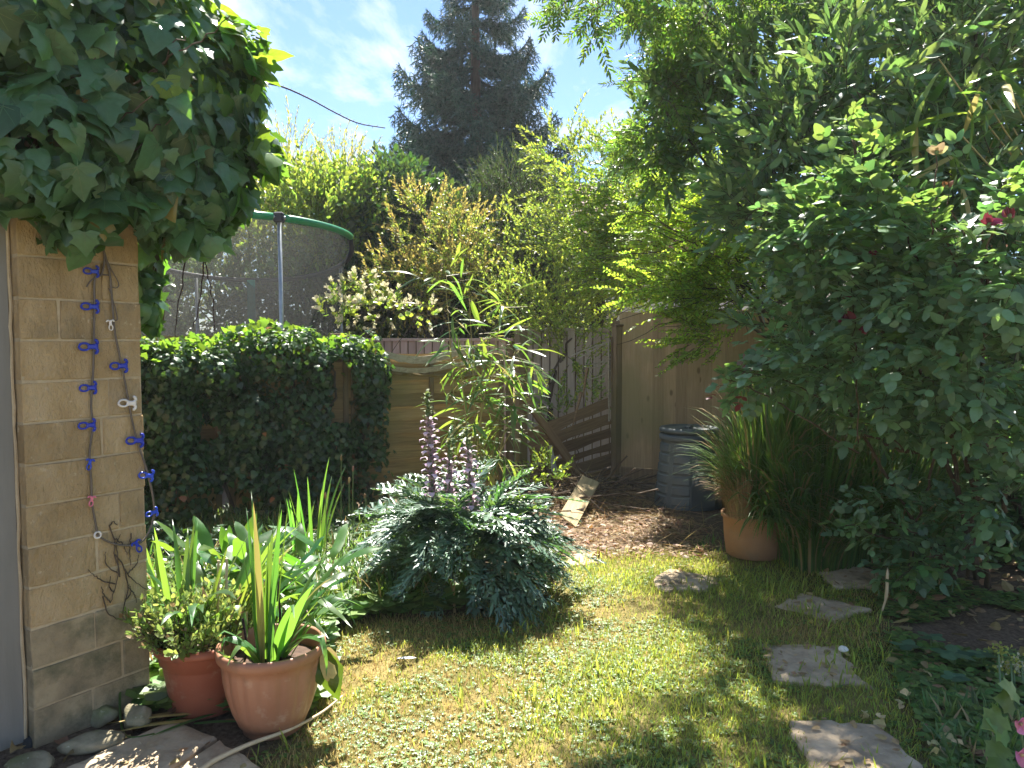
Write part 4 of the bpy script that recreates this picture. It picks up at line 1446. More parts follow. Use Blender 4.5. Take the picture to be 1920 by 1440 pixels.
# ================================================================ COMPOST BIN
def build_bin():
    g = G(1290, 945); g[2] = 0
    root = thing('compost_bin', 'dark grey-green plastic compost bin with ribbed panels by the fence', 'compost bin', g)
    prof, rib = [], []
    H = .60
    prof.append((.305, 0)); rib.append(0)
    for k in range(6):
        z0 = .035 + k * .093
        for dz, dr in ((0, 0), (.008, .005), (.066, .004), (.074, -.004), (.086, -.004)):
            z = z0 + dz
            prof.append((.305 - .055 * z / H, z)); rib.append(dr)
    prof.append((.250, H)); rib.append(0)
    def mod(a, i):
        p = (a / (2 * math.pi) * 8 + .1) % 1.0
        f = 1.0 if .14 < p < .86 else 0.0
        return 1 + (rib[i] * f - .004 * (f == 0)) / prof[i][0]
    obj('body', lathe(prof, 96, mod), MAT['bin'], root, Matrix.Translation(Vector(g)) , False)
    obj('collar', lathe([(.246, .595), (.262, .60), (.268, .615), (.268, .645), (.262, .655), (.245, .658), (.235, .652)], 64), MAT['bin'], root, Matrix.Translation(Vector(g)), True)
    lid = obj('lid', lathe([(.235, .656), (.238, .672), (.262, .675), (.268, .685), (.266, .705), (.256, .715), (.240, .716), (.226, .704), (.12, .712), (0.001, .715)], 64), MAT['bin'], root, Matrix.Translation(Vector(g)), True)
    obj('lid_handle', cbox(.22, .05, .022, .008, (0, 0, .722)), MAT['bin'], lid, Matrix.Translation(Vector(g)) @ Matrix.Rotation(1.2, 4, 'Z'))
    hatch = cbox(.24, .012, .20, .006, (0, -.300, .13))
    obj('hatch', hatch, MAT['bin'], root, Matrix.Translation(Vector(g)) @ Matrix.Rotation(R(12), 4, 'Z'))


build_bin()

# ================================================================ POTS
def leaf_lists(root, name, ts, Ms, mats):
    for t, M in zip(ts, Ms):
        obj(name, t, mats, root, M, True)


def blade_fan(root, name, c, n, lens, w, lean, bend, mat, spread=.05, az0=0, az1=360, kinkp=.0, seed=0):
    r = random.Random(seed)
    for i in range(n):
        az = R(r.uniform(az0, az1))
        kink = (r.uniform(.5, .75), r.uniform(50, 100)) if r.random() < kinkp else None
        t = strip(r.uniform(*lens), r.uniform(*w), r.uniform(*bend), 9, r.uniform(*lean), 0, r.uniform(.1, .35), r.uniform(-.8, .8), kink)
        M = np.eye(4); M[:3, :3] = rotz(az - math.pi / 2) @ np.eye(3)
        M[:3, 3] = np.asarray(c) + np.array([math.cos(az), math.sin(az), 0]) * r.uniform(0, spread)
        obj(name, t, mat, root, M, True)


def build_front_pot():
    g = G(512, 1362); g[2] = 0
    H = .335; Rt = .197
    root = thing('plant_pot', 'brown fluted pot holding tall upright sword leaves, in front', 'plant pot', g)
    prof = [(.105, 0), (.112, .002), (.114, .03), (.128, .034), (.150, .085), (.168, .14), (.180, .20), (.186, .255), (.188, .29), (.196, .293), (.203, .297), (.206, .32), (.203, .335),
            (.195, .337), (.188, .333), (.184, .30), (.178, .25)]
    def mod(a, i):
        z = prof[i][1]
        if .08 < z < .285 and i < 9:
            p = (a / (2 * math.pi) * 16) % 1
            win = min(1, (z - .05) / .08)
            return 1 - .034 * win * (math.sin(min(1, p / .42) * math.pi) ** .6 if p < .42 else 0)
        return 1
    obj('pot_wall', lathe(prof, 128, mod), MAT['pot2'], root, Matrix.Translation(Vector(g)), True)
    soil = lathe([(.182, .262), (.12, .27), (.05, .275), (.001, .277)], 32); soil.v[:, 2] += .006 * noise3(soil.v, 60)
    obj('compost', soil, MAT['potsoil'], root, Matrix.Translation(Vector(g)), True)
    c = g + UP * .27
    plant = thing('iris_plant', 'tall upright fresh green sword leaves growing from the fluted pot', 'potted plant', c)
    c2 = c + np.array([-.02, -.03, 0])
    blade_fan(plant, 'leaf', c2, 15, (.46, .68), (.009, .015), (0, 7), (2, 14), MAT['iris'], .035, 0, 360, 0, 2)
    blade_fan(plant, 'leaf', c2 + np.array([.03, .02, 0]), 9, (.38, .52), (.016, .024), (14, 32), (15, 60), MAT['iris'], .04, -60, 70, .35, 4)
    blade_fan(plant, 'leaf', c2 + np.array([.05, .04, 0]), 6, (.34, .48), (.014, .022), (25, 45), (40, 110), MAT['iris'], .04, -50, 60, .5, 9)
    blade_fan(plant, 'leaf', c2, 3, (.22, .3), (.016, .022), (20, 40), (60, 120), MAT['iris'], .05, 180, 260, .6, 7)
    for x, y, h in ((.03, .0, .36), (-.10, -.01, .16), (.045, -.04, .10)):
        obj('dead_stalk', tube([c + np.array([x, y, 0]), c + np.array([x + .005, y, h * .5]), c + np.array([x - .01, y + .01, h])], .005, 5), MAT['thorn'], plant)
    # a drooping dock-like leaf over the right rim
    big = outline_leaf([(0, 0), (.10, .08), (.2, .25), (.24, .45), (.18, .7), (.08, .9), (0, 1)], .4, .2, .1, .05, 8, 7)
    for dx, s, yaw, mk in ((.20, .23, -15, 'fern'), (.215, .17, 20, 'deadblade'), (.17, .16, 60, 'fern')):
        M = frames(np.array([g + np.array([dx, -.02, .33])]), np.array([[.25, -.1, -1.0]]), np.array([[math.sin(R(yaw)), -1, .4]]), s)[0]
        obj('leaf', big, MAT[mk], plant, M, True)
    tiny = pinnate(3, ovate_w, .3, 60)
    for q in ((-.135, -.06), (-.12, -.09), (-.15, -.05)):
        obj('weed_leaf', tiny, [MAT['clover'], MAT['greenstem']], plant, frames(np.array([c + np.array([*q, .01])]), rvec(1) * .5 + np.array([[0, -.3, .6]]), UP[None] * 1.0, .07)[0], True)


def build_back_pot():
    g = G(386, 1322); g[2] = 0
    root = thing('plant_pot', 'reddish terracotta coloured pot with a thick rolled rim, behind', 'plant pot', g)
    prof = [(.125, 0), (.130, .004), (.146, .10), (.160, .19), (.164, .205), (.172, .21), (.180, .255), (.183, .258), (.196, .262), (.202, .272), (.202, .285), (.195, .297), (.182, .299), (.174, .292), (.17, .25)]
    obj('pot_wall', lathe(prof, 72), MAT['pot1'], root, Matrix.Translation(Vector(g)), True)
    soil = lathe([(.175, .262), (.1, .272), (.001, .277)], 24)
    obj('compost', soil, MAT['potsoil'], root, Matrix.Translation(Vector(g)), True)
    c = g + UP * .27
    plant = thing('sedum_plant', 'bushy yellow-green herb filling the rolled-rim pot', 'potted plant', c)
    sh = [shoot([ovate, lance(.16, 3)], 16, .16, 1.0, 60, stem=.012) for _ in range(4)]
    n = 240
    a = rng.uniform(0, 6.283, n); rr = .185 * np.sqrt(rng.random(n))
    pos = c + np.column_stack([rr * np.cos(a), rr * np.sin(a), np.zeros(n)])
    d = np.column_stack([np.cos(a) * rr * 2.4, np.sin(a) * rr * 2.4, np.full(n, 1.0)]) + rng.normal(0, .25, (n, 3))
    place(plant, 'sprig', sh, rng.integers(0, 4, n), frames(pos, d, rvec(n), rng.uniform(.11, .23, n)), [MAT['herb'], MAT['twig']], 300)
    for i in range(14):
        q = c + np.array([rng.uniform(-.17, -.02), rng.uniform(-.15, .0), 0])
        obj('dead_twig', tube([q, q + np.array([rng.normal(0, .02), rng.normal(0, .02), rng.uniform(.08, .18)])], .0028, 4), MAT['twig'], plant)
    for x, y, h in ((.07, .05, .33), (.02, .09, .31), (.185, -.05, .14)):
        obj('cane', tube([c + np.array([x, y, 0]), c + np.array([x + .01, y, h])], .006, 6), MAT['caned'], plant)
    # iris behind and through it
    ir = thing('iris_plant', 'broad arching sword leaves rising behind the bushy herb', 'potted plant', c + np.array([0, .2, -.2]))
    c1 = c + np.array([-.02, .06, 0])
    blade_fan(ir, 'leaf', c1 + np.array([-.10, .03, 0]), 6, (.40, .50), (.014, .020), (4, 16), (4, 30), MAT['iris'], .05, 60, 240, .0, 21)
    blade_fan(ir, 'leaf', c1 + np.array([.02, .05, 0]), 8, (.46, .60), (.018, .026), (22, 38), (5, 35), MAT['iris'], .05, -25, 60, .0, 22)
    blade_fan(ir, 'leaf', c1 + np.array([-.04, .0, 0]), 8, (.36, .50), (.022, .03), (15, 35), (70, 130), MAT['iris'], .06, 150, 330, .3, 23)
    blade_fan(ir, 'leaf', c + np.array([-.02, -.02, 0]), 3, (.40, .50), (.008, .012), (5, 20), (4, 20), MAT['lime'], .02, -20, 60, 0, 24)
    blade_fan(ir, 'leaf', c + np.array([.09, -.02, 0]), 5, (.32, .48), (.008, .012), (8, 30), (4, 40), MAT['lime'], .04, -30, 60, 0, 25)
    blade_fan(ir, 'leaf', c1 + np.array([.15, .05, 0]), 8, (.3, .45), (.012, .018), (15, 45), (10, 70), MAT['iris'], .06, -40, 80, .1, 26)


build_front_pot()
build_back_pot()


def ground_leaf_plants():
    # hart's tongue and dock-like leaves behind the pots
    g = G(500, 1180); g = np.array([g[0], 3.75, 0])
    root = thing('strap_fern', 'glossy broad leaved plant in sun behind the fluted pot', 'plant', g)
    LF = [(0, 0), (.05, .06), (.10, .2), (.115, .45), (.095, .75), (.05, .92), (0, 1)]
    tm = [outline_leaf(LF, .4, .25, c, .03, k, 8) for k, c in enumerate((.35, .6, .15))]
    n = 80
    az = rng.uniform(0, 6.283, n)
    px = rng.uniform(-.35, .38, n)
    pos = np.column_stack([g[0] + px, g[1] + rng.uniform(-.25, .3, n), np.full(n, .12) + rng.uniform(0, .3, n)])
    d = np.column_stack([np.cos(az) * .8 + .2, np.sin(az) * .7, rng.uniform(.15, 1.0, n)])
    place(root, 'leaf', tm, rng.integers(0, 3, n), frames(pos, d, UP + .4 * rvec(n), rng.uniform(.18, .31, n)), [MAT['fern']], 300)
    obj('crown_base', tube([(g[0] - .3, g[1], .05), (g[0], g[1] + .05, .12), (g[0] + .3, g[1], .05)], .03, 6), MAT['twig'], root)
    root = thing('strap_fern', 'upright strap leaved fern in shade between pot and ivy', 'plant', P(440, 1080, 4.2) * [1, 1, 0])
    n = 16
    pos = np.tile(P(440, 1085, 4.25), (n, 1)) + rng.normal(0, .05, (n, 3))
    az = rng.uniform(0, 6.28, n)
    d = np.column_stack([np.cos(az) * .45, np.sin(az) * .3, np.full(n, 1.0)])
    place(root, 'leaf', tm, rng.integers(0, 3, n), frames(pos, d, np.tile([0, -1, .2], (n, 1)) + .5 * rvec(n), rng.uniform(.22, .34, n)), [MAT['fern']], 300)
    # iris clump at the left by the pillar, sword leaves by the ivy
    for (px, py, Y, nn, ln, lab) in [(310, 1200, 3.6, 7, (.35, .55), 'dark sword leaves between the stone pillar and the pot'),
                                     (592, 1010, 4.9, 9, (.55, .85), 'tall thin sword leaves standing against the ivy'),
                                     (560, 1010, 5.0, 5, (.4, .6), 'short dark sword leaves at the foot of the ivy')]:
        q = P(px, py, Y)
        rt = thing('sword_leaf_plant', lab, 'plant', (q[0], q[1], 0))
        blade_fan(rt, 'leaf', (q[0], q[1], max(0, q[2] - .3) if Y > 4 else 0.05), nn, ln, (.010, .018), (2, 14), (3, 30), MAT['iris'], .06, 0, 360, 0, int(px))
    # thin flowering stalks
    rt = thing('plantain_stalk', 'thin seeding stalks rising beside the spiny plant', 'plant', P(648, 1040, 4.7) * [1, 1, 0])
    for i, (px, top) in enumerate(((640, 858), (662, 880), (684, 930), (655, 900), (610, 930))):
        a = P(px + 4 - i, 1080, 4.7); b = P(px, top, 4.7)
        s = obj('stalk', tube(smooth_path([a, (a + b) / 2 + rng.normal(0, .01, 3), b], 8), .0028, 5), MAT['greenstem'], rt)
        obj('seed_head', rock(.008, .008, .022, i), MAT['deadleaf'], s, np.array([[1, 0, 0, b[0]], [0, 1, 0, b[1]], [0, 0, 1, b[2]], [0, 0, 0, 1.]]), True)


ground_leaf_plants()

# ================================================================ ACANTHUS
def acanthus_leaf(seed, droop):
    r = random.Random(seed)
    v, t = [], []
    def z(x, y):
        return .55 * y - droop * y * y + abs(x) * .35 + .025 * math.sin(y * 25 + x * 20 + seed)
    def add(x, y):
        v.append((x, y, z(x, y))); return len(v) - 1
    ys = np.linspace(0, 1, 12)
    rail = [(add(-.012 * (1.2 - y) - .004, y), add(.012 * (1.2 - y) + .004, y)) for y in ys]
    for a, b in zip(rail[:-1], rail[1:]):
        t += [(a[0], a[1], b[1]), (a[0], b[1], b[0])]
    n = 9
    for i in range(n):
        y = .16 + .80 * i / (n - 1)
        ll = .30 * math.sin(math.pi * (.18 + .72 * (i + .5) / n)) * r.uniform(.85, 1.1)
        for s in (1, -1):
            an = R(38 + 14 * (i / n) + r.uniform(-6, 6))
            dx, dy = math.cos(an) * s, math.sin(an)
            nx, ny = -dy * s, dx * s
            def q(u, w):
                return add(dx * ll * u + nx * ll * w, y + dy * ll * u + ny * ll * w)
            hw = .10
            c0, c1, c2 = q(.0, 0), q(.45, 0), q(.8, 0)
            outl = [q(.0, -hw), q(.22, -.14), q(.46, -.36), q(.48, -.14), q(.72, -.26), q(.74, -.10), q(1.05, 0), q(.74, .10), q(.78, .28), q(.50, .15), q(.44, .38), q(.22, .15), q(0, hw)]
            cs = [c0, c0, c1, c1, c2, c2, c2, c2, c1, c1, c0, c0]
            for k in range(12):
                tri = (outl[k], outl[k + 1], cs[k])
                t.append(tri if s > 0 else tri[::-1])
            for A, B, D in ((outl[3], c1, c0), (outl[5], c2, c1), (outl[7], c1, c2), (outl[9], c0, c1)):
                t.append((A, B, D))
    return T(v, t)


def spiny_flower():
    """hooded bract with a pale tongue, x outwards"""
    hood = T([(0, -.012, .002), (0, .012, .002), (.018, .012, .012), (.018, -.012, .012), (.036, .007, .010), (.036, -.007, .010), (.045, 0, .002)],
             [(0, 1, 2), (0, 2, 3), (3, 2, 4), (3, 4, 5), (5, 4, 6)], 0)
    lip = T([(0, -.008, -.004), (0, .008, -.004), (.022, .010, -.006), (.022, -.010, -.006), (.034, .009, -.018), (.034, -.009, -.018), (.030, 0, -.028)],
            [(0, 2, 1), (0, 3, 2), (3, 4, 2), (3, 5, 4), (5, 6, 4)], 1)
    br = T([(0, -.009, -.012), (0, .009, -.012), (.016, .010, -.018), (.016, -.010, -.018), (.030, 0, -.022)], [(0, 2, 1), (0, 3, 2), (3, 4, 2)], 2)
    return join([hood, lip, br])


def build_acanthus():
    g = G(862, 1135); g = np.array([g[0], 4.5, 0])
    root = thing('acanthus', 'large spiny deep-cut leaved plant with three mauve flower spikes on the lawn edge', 'plant', g)
    tm = [acanthus_leaf(k, d) for k, d in enumerate((.55, .75, .95, 1.15, .7, 1.3))]
    n = 150
    az = rng.uniform(0, 6.283, n)
    lev = rng.random(n)
    ring = .08 + .30 * (1 - lev) * rng.random(n) ** .5
    pos = np.column_stack([g[0] + np.cos(az) * ring * 1.1, g[1] + np.sin(az) * ring, .05 + .34 * lev])
    d = np.column_stack([np.cos(az), np.sin(az), -.05 + 1.1 * lev])
    d = d + rng.normal(0, .22, (n, 3))
    sc = rng.uniform(.36, .52, n) * (.62 + .38 * np.clip(lev * 2.5, 0, 1))
    Ms = frames(pos, d, UP + .3 * rvec(n), sc)
    place(root, 'leaf', tm, rng.integers(0, len(tm), n), Ms, [MAT['acan']], 300)
    fl = spiny_flower()
    for k, (pb, pt, nf) in enumerate([((812, 1065), (800, 736), 46), ((835, 1070), (842, 822), 30), ((884, 1050), (874, 802), 30)]):
        Y = 4.45 + .05 * k
        a, b = P(*pb, Y), P(*pt, Y)
        path = smooth_path([a, a * .5 + b * .5 + np.array([.012, 0, 0]), b], 14)
        sp = obj('flower_spike', tube(path, np.linspace(.010, .005, 14), 7), MAT['greenstem'], root, None, True)
        L_ = np.linalg.norm(b - a)
        lo = .40 if k == 0 else .36
        for i in range(nf):
            u = lo + (1 - lo) * (i + .5) / nf
            p = a + (b - a) * u + np.array([.012 * math.sin(u * 3.1), 0, 0])
            aa = R(137.5 * i)
            s = 1.0 - .55 * max(0, u - .75) * 4 * .8
            rot = rotz(aa) @ roty(R(-28 - 40 * max(0, u - .7)))
            M = np.eye(4); M[:3, :3] = rot * s * 1.6; M[:3, 3] = p
            mats = [MAT['purple'], MAT['lilac'], MAT['flgreen']] if u < .86 else [MAT['flgreen'], MAT['flgreen'], MAT['flgreen']]
            obj('flower', fl, mats, sp, M)


build_acanthus()

# ================================================================ IVY
def leaf_field(p, nn, out=.6, up=.25, rnd=.45, down=1.0):
    n = len(p)
    z = nrm(nn * out + UP * up + rnd * rvec(n))
    y = -UP * down + nn * .35 + .55 * rvec(n)
    y = y - (y * z).sum(1, keepdims=True) * z
    return y, z


def ivy_pillar():
    ells = [E(40, 60, 2.8, 190, 160, .40), E(50, 270, 2.62, 130, 125, .20), E(200, 180, 2.95, 190, 200, .36), E(330, 200, 3.15, 130, 180, .34),
            E(240, 30, 3.1, 150, 120, .36), E(415, 180, 3.2, 75, 95, .22), E(310, 350, 3.05, 120, 90, .20), E(160, 400, 2.80, 110, 66, .13),
            E(395, 330, 3.2, 70, 100, .20), E(270, 470, 3.18, 30, 66, .07), E(470, 270, 3.3, 48, 40, .12), E(440, 90, 3.25, 55, 45, .15), E(345, 30, 3.15, 40, 50, .15),
            E(-140, 120, 2.7, 160, 220, .4), E(278, 560, 3.2, 14, 60, .05), E(355, 430, 3.1, 60, 40, .12)]
    root = thing('ivy_plant', 'huge dark ivy with large glossy leaves smothering the garage top', 'ivy', gB + UP * 0)
    p, nn = crown(ells, 5600, .45, .12, 4.0, 1.1)
    # keep the leaves out of the wall and above the bare blocks
    sx, sy, _ = scr(p)
    low = np.interp(sx, [-50, 20, 40, 62, 100, 175, 190, 215, 262, 263, 300, 400, 450, 520], [385, 375, 340, 440, 455, 465, 425, 405, 405, 640, 600, 440, 400, 330])
    k = sy < low
    p, nn = p[k], nn[k]
    n = len(p)
    y, z = leaf_field(p, nn, .7, .25, .42)
    sc = .045 + .085 * rng.random(n) ** 1.2
    idx = rng.integers(0, 6, n)
    sx, sy, _ = scr(p)
    young_or_lit = (rng.random(n) < .55) & (sx > 200) & (sy < 60 + .35 * (sx - 200) + 60) & (nn[:, 2] > -.2)  # upper-right leaves given the bright colour, sunlight painted in
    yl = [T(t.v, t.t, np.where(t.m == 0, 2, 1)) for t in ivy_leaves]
    place(root, 'leaf', ivy_leaves + yl, idx + 6 * young_or_lit, frames(p, y, z, sc * np.where(young_or_lit, .8, 1)), [MAT['ivy'], MAT['vein'], MAT['ivylit']], 300, nn)
    for pts, r in (([P(300, 600, 3.35), P(280, 420, 3.2), P(200, 200, 3.0)], .02), ([P(280, 420, 3.2), P(380, 260, 3.2), P(450, 140, 3.25)], .012),
                   ([P(200, 200, 3.0), P(60, 120, 2.8)], .014), ([P(380, 260, 3.2), P(345, 60, 3.15), P(338, -30, 3.15)], .008)):
        obj('stem', tube(smooth_path(pts, 14, .008), np.linspace(r, r * .5, 14), 6), MAT['bark'], root)
    for k in range(16):
        x0, y0 = rng.uniform(0, 260), rng.uniform(150, 380)
        pts = [P(x0 + 45 * j * math.cos(k), y0 - 30 * j + 12 * math.sin(3 * j + k), 2.62 + .00045 * x0 + rng.uniform(-.05, .05)) for j in range(5)]
        obj('runner', tube(smooth_path(pts, 14, .006), np.linspace(.0045, .002, 14), 5), MAT['twig'], root)
    # sprigs against the sky, backlight put into their leaf colour
    tips = [(335, 20), (375, 30), (405, 80), (440, 95), (470, 95), (490, 120), (380, 100), (300, 5), (430, 70), (360, 60), (350, -5), (405, 40), (480, 150), (495, 290), (510, 300), (480, 270), (470, 250)]
    tp = np.array([P(a + rng.uniform(-16, 16), b + rng.uniform(-16, 16), 3.2 + rng.uniform(-.1, .1)) for a, b in tips for _ in range(7)])
    n = len(tp)
    yy = nrm(np.column_stack([rng.uniform(-.2, 1, n), rng.normal(0, .5, n), rng.uniform(-.9, .5, n)]))
    for i in range(n):
        obj('leaf', ivy_leaves[2 if i % 3 else 0], [MAT['ivylit'], MAT['vein']], root, frames(tp[i:i + 1], yy[i:i + 1], UP[None] + .6 * rvec(1), rng.uniform(.06, .11))[0], True)
    # hanging bare stems
    hang = [[(352, 440), (345, 500), (336, 560), (328, 640)], [(382, 450), (386, 500), (398, 560), (402, 620)], [(300, 445), (296, 500), (285, 540)], [(386, 470), (380, 520), (372, 580), (362, 615)], [(300, 560), (330, 566)]]
    for h in hang:
        pts = [P(a, b, 3.3) for a, b in h]
        obj('hanging_stem', tube(smooth_path(pts, 14, .003), np.linspace(.0035, .0018, 14), 5), MAT['thorn'], root)


ivy_pillar()


def bramble():
    pts = [(430, 145), (486, 154), (530, 163), (580, 185), (630, 212), (672, 231), (722, 240)]
    c = smooth_path([P(a, b, 3.4) for a, b in pts], 40)
    root = thing('bramble_stem', 'single thorny bramble stem arching across the blue sky', 'bramble', P(486, 154, 3.4))
    obj('cane', tube(c, np.linspace(.0045, .0022, 40), 6), MAT['thorn'], root, None, True)
    th = T([(-.0022, 0, 0), (.0022, 0, 0), (0, .003, .010), (0, -.002, 0)], [(0, 1, 2), (1, 3, 2), (3, 0, 2)])
    for i in range(2, 38):
        s = 1 if i % 2 else -1
        M = frames(c[i:i + 1], np.array([[1, 0, -.4]]), np.array([[.3, -.3 * s, s]]), rng.uniform(.8, 1.3))[0]
        obj('thorn', th, MAT['thorn'], root, M)


bramble()


def fence_ivy():
    root = thing('ivy_plant', 'dense small-leaved ivy hedge covering the left fence, sunlit along its top', 'ivy', fC + fu * 3.8)
    ells = []
    for px in range(150, 700, 38):
        t = ft(px); Y = (fC + fu * t)[1] - .14
        top = np.interp(px, [150, 270, 380, 470, 530, 600, 700], [640, 645, 640, 625, 618, 640, 655])
        jy = rng.uniform(-.16, .06)
        ells += [E(px, top + 48 + rng.uniform(-14, 12), Y + jy * .6, rng.uniform(34, 52), rng.uniform(38, 56), rng.uniform(.18, .32))]
        if px < 640:
            ells += [E(px + rng.uniform(-12, 12), top + 150 + rng.uniform(-30, 30), Y + rng.uniform(-.12, .05), rng.uniform(34, 56), rng.uniform(70, 110), rng.uniform(.10, .24)), E(px, top + 310 + rng.uniform(-40, 40), Y + rng.uniform(-.16, .05), rng.uniform(40, 60), rng.uniform(80, 120), rng.uniform(.12, .28))]
    for a in ((690, 660, 30, 40), (705, 720, 26, 60), (692, 800, 34, 80), (700, 880, 40, 70), (640, 840, 40, 60), (560, 960, 70, 50), (640, 960, 50, 50)):
        Y = (fC + fu * ft(a[0]))[1] - .12
        ells.append(E(a[0], a[1], Y, a[2], a[3], .12))
    ells += [E(640, 1010, 5.7, 80, 45, .3), E(560, 1040, 5.3, 80, 45, .3), E(470, 1060, 5.0, 80, 50, .3), E(690, 1060, 5.2, 50, 30, .2), E(380, 1040, 5.0, 90, 50, .3), E(300, 1040, 5.0, 60, 60, .3)]
    p, nn = crown(ells, 29000, .55, .12, 4.5, 1.10)
    sx, sy, _ = scr(p)
    k = ~((sx > 622) & (sx < 662) & (sy > 668) & (sy < 790)) & ~((sx > 375) & (sx < 410) & (sy > 790) & (sy < 822)) & (p[:, 2] > .0)
    k &= ~((sy > 870) & (nn[:, 1] > .2))
    p, nn = p[k], nn[k]
    n = len(p)
    y, z = leaf_field(p, nn, .7, .35, .5)
    sc = rng.uniform(.026, .068, n)
    p2 = []
    for px in rng.uniform(255, 720, 460):
        Y = (fC + fu * ft(px))[1] - .14 + rng.normal(0, .13)
        top = np.interp(px, [150, 270, 380, 470, 530, 600, 720], [640, 640, 630, 606, 606, 630, 650])
        p2.append(P(px, top + abs(rng.normal(0, 22)), Y))
    p2 = np.array(p2); m = len(p2)
    y2 = np.column_stack([rng.normal(0, .8, m), rng.normal(-.2, .5, m), rng.uniform(-.3, .9, m)])
    z2 = rvec(m) + np.array([0, .5, .5])
    old = [t.mat(0) for t in ivy_small]; new = [t.mat(1) for t in ivy_small]  # shaded copy below, sunlit copy on top; light put into leaf colour
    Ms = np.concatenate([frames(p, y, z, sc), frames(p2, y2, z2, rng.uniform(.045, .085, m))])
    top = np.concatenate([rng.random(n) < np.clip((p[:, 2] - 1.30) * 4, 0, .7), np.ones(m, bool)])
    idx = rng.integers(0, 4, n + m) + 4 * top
    place(root, 'leaf', old + new, idx, Ms, [MAT['ivyshade'], MAT['ivy2']], 300, np.concatenate([nn, np.tile([0, -1., .3], (m, 1))]))
    for px in (320, 430, 520, 600, 690):
        a = fC + fu * ft(px) + fn * .1
        obj('stem', tube(smooth_path([a, a + UP * .6 + fu * .1, a + UP * 1.1 - fu * .1, a + UP * 1.45], 14, .01), np.linspace(.018, .008, 14), 6), MAT['bark'], root)


fence_ivy()

# ================================================================ BAMBOO (centre)
def bam_spray(seed, n=6, curl=.4):
    ts = [tube([(0, 0, 0), (0, .5, 0), (0, 1, -.05)], [.008, .006, .003], 4, False).mat(1)]
    r = random.Random(seed)
    for i in range(n):
        u = .35 + .65 * i / (n - 1)
        rot = rotz(R(r.uniform(-55, 55) * (1.1 - u * .5))) @ rotx(R(r.uniform(-45, 5)))
        ts.append(r.choice(bam_leaf).mv((0, u, -.05 * u * u), rot, r.uniform(.7, 1.05)).mat(0))
    return join(ts)


bam_one = [bam_leaf[0].mat(0), bam_leaf[1].mat(0), bam_leaf[2].mat(0)]


def build_bamboo():
    g = G(890, 975); g = np.array([P(890, 640, 6.3)[0], 6.3, 0])
    root = thing('bamboo', 'slender bamboo with long narrow sunlit leaves in front of the fence', 'bamboo', g)
    culms = [(860, 960, 835, 525), (880, 960, 945, 575), (900, 960, 905, 640), (885, 960, 860, 660), (910, 960, 965, 660), (895, 960, 880, 560), (870, 960, 925, 700), (915, 950, 985, 700), (900, 950, 975, 780)]
    bp, bd = [], []
    for k, (x0, y0, x1, y1) in enumerate(culms):
        Y = 6.3 + rng.uniform(-.15, .15)
        a, b = P(x0, y0, Y), P(x1, y1, Y - .1)
        a[2] = 0
        c = smooth_path([a, a * .45 + b * .55 + np.array([-.04 * (x1 - x0) / 60, 0, 0]), b], 16)
        obj('culm', tube(c, np.linspace(.007, .003, 16), 6), MAT['culm'], root, None, True)
        for i in range(5, 16):
            for _ in range(2 if i % 2 else 1):
                bp.append(c[i] + rng.normal(0, .05, 3)); bd.append([rng.normal(0, .9), rng.normal(0, .6), rng.uniform(-.35, .5)])
        for _ in range(5):
            bp.append(b + rng.normal(0, .03, 3)); bd.append([rng.normal(0, .9), rng.normal(0, .5), rng.uniform(-.2, .6)])
    bp = np.array(bp); bd = nrm(bd); n = len(bp)
    # side twiglets with 2 leaves each
    pos = np.repeat(bp, 2, 0) + np.repeat(bd, 2, 0) * rng.uniform(.0, .18, (2 * n, 1))
    d = np.repeat(bd, 2, 0) + .5 * rvec(2 * n) + np.array([0, -.1, -.15])
    z = UP + .6 * rvec(2 * n)
    place(root, 'leaf', bam_one, rng.integers(0, 3, 2 * n), frames(pos, d, z, rng.uniform(.15, .30, 2 * n)), [MAT['bamboo']], 300)
    tw = join([tube([p, p + q * .2], [.002, .001], 3, False) for p, q in zip(bp, bd)])
    obj('twigs', tw, MAT['culm'], root, kind='stuff')


build_bamboo()

# ================================================================ BACKGROUND SHRUBS AND TREES
def trunk(root, base, top, r, name='trunk', mat='bark', jit=.03, n=10):
    base, top = np.asarray(base, float), np.asarray(top, float)
    pts = np.linspace(0, 1, n)[:, None] * (top - base) + base
    pts[1:-1] += rng.normal(0, jit, (n - 2, 3))
    return obj(name, tube(pts, np.linspace(r, r * .35, n), 8), MAT[mat], root, None, True)


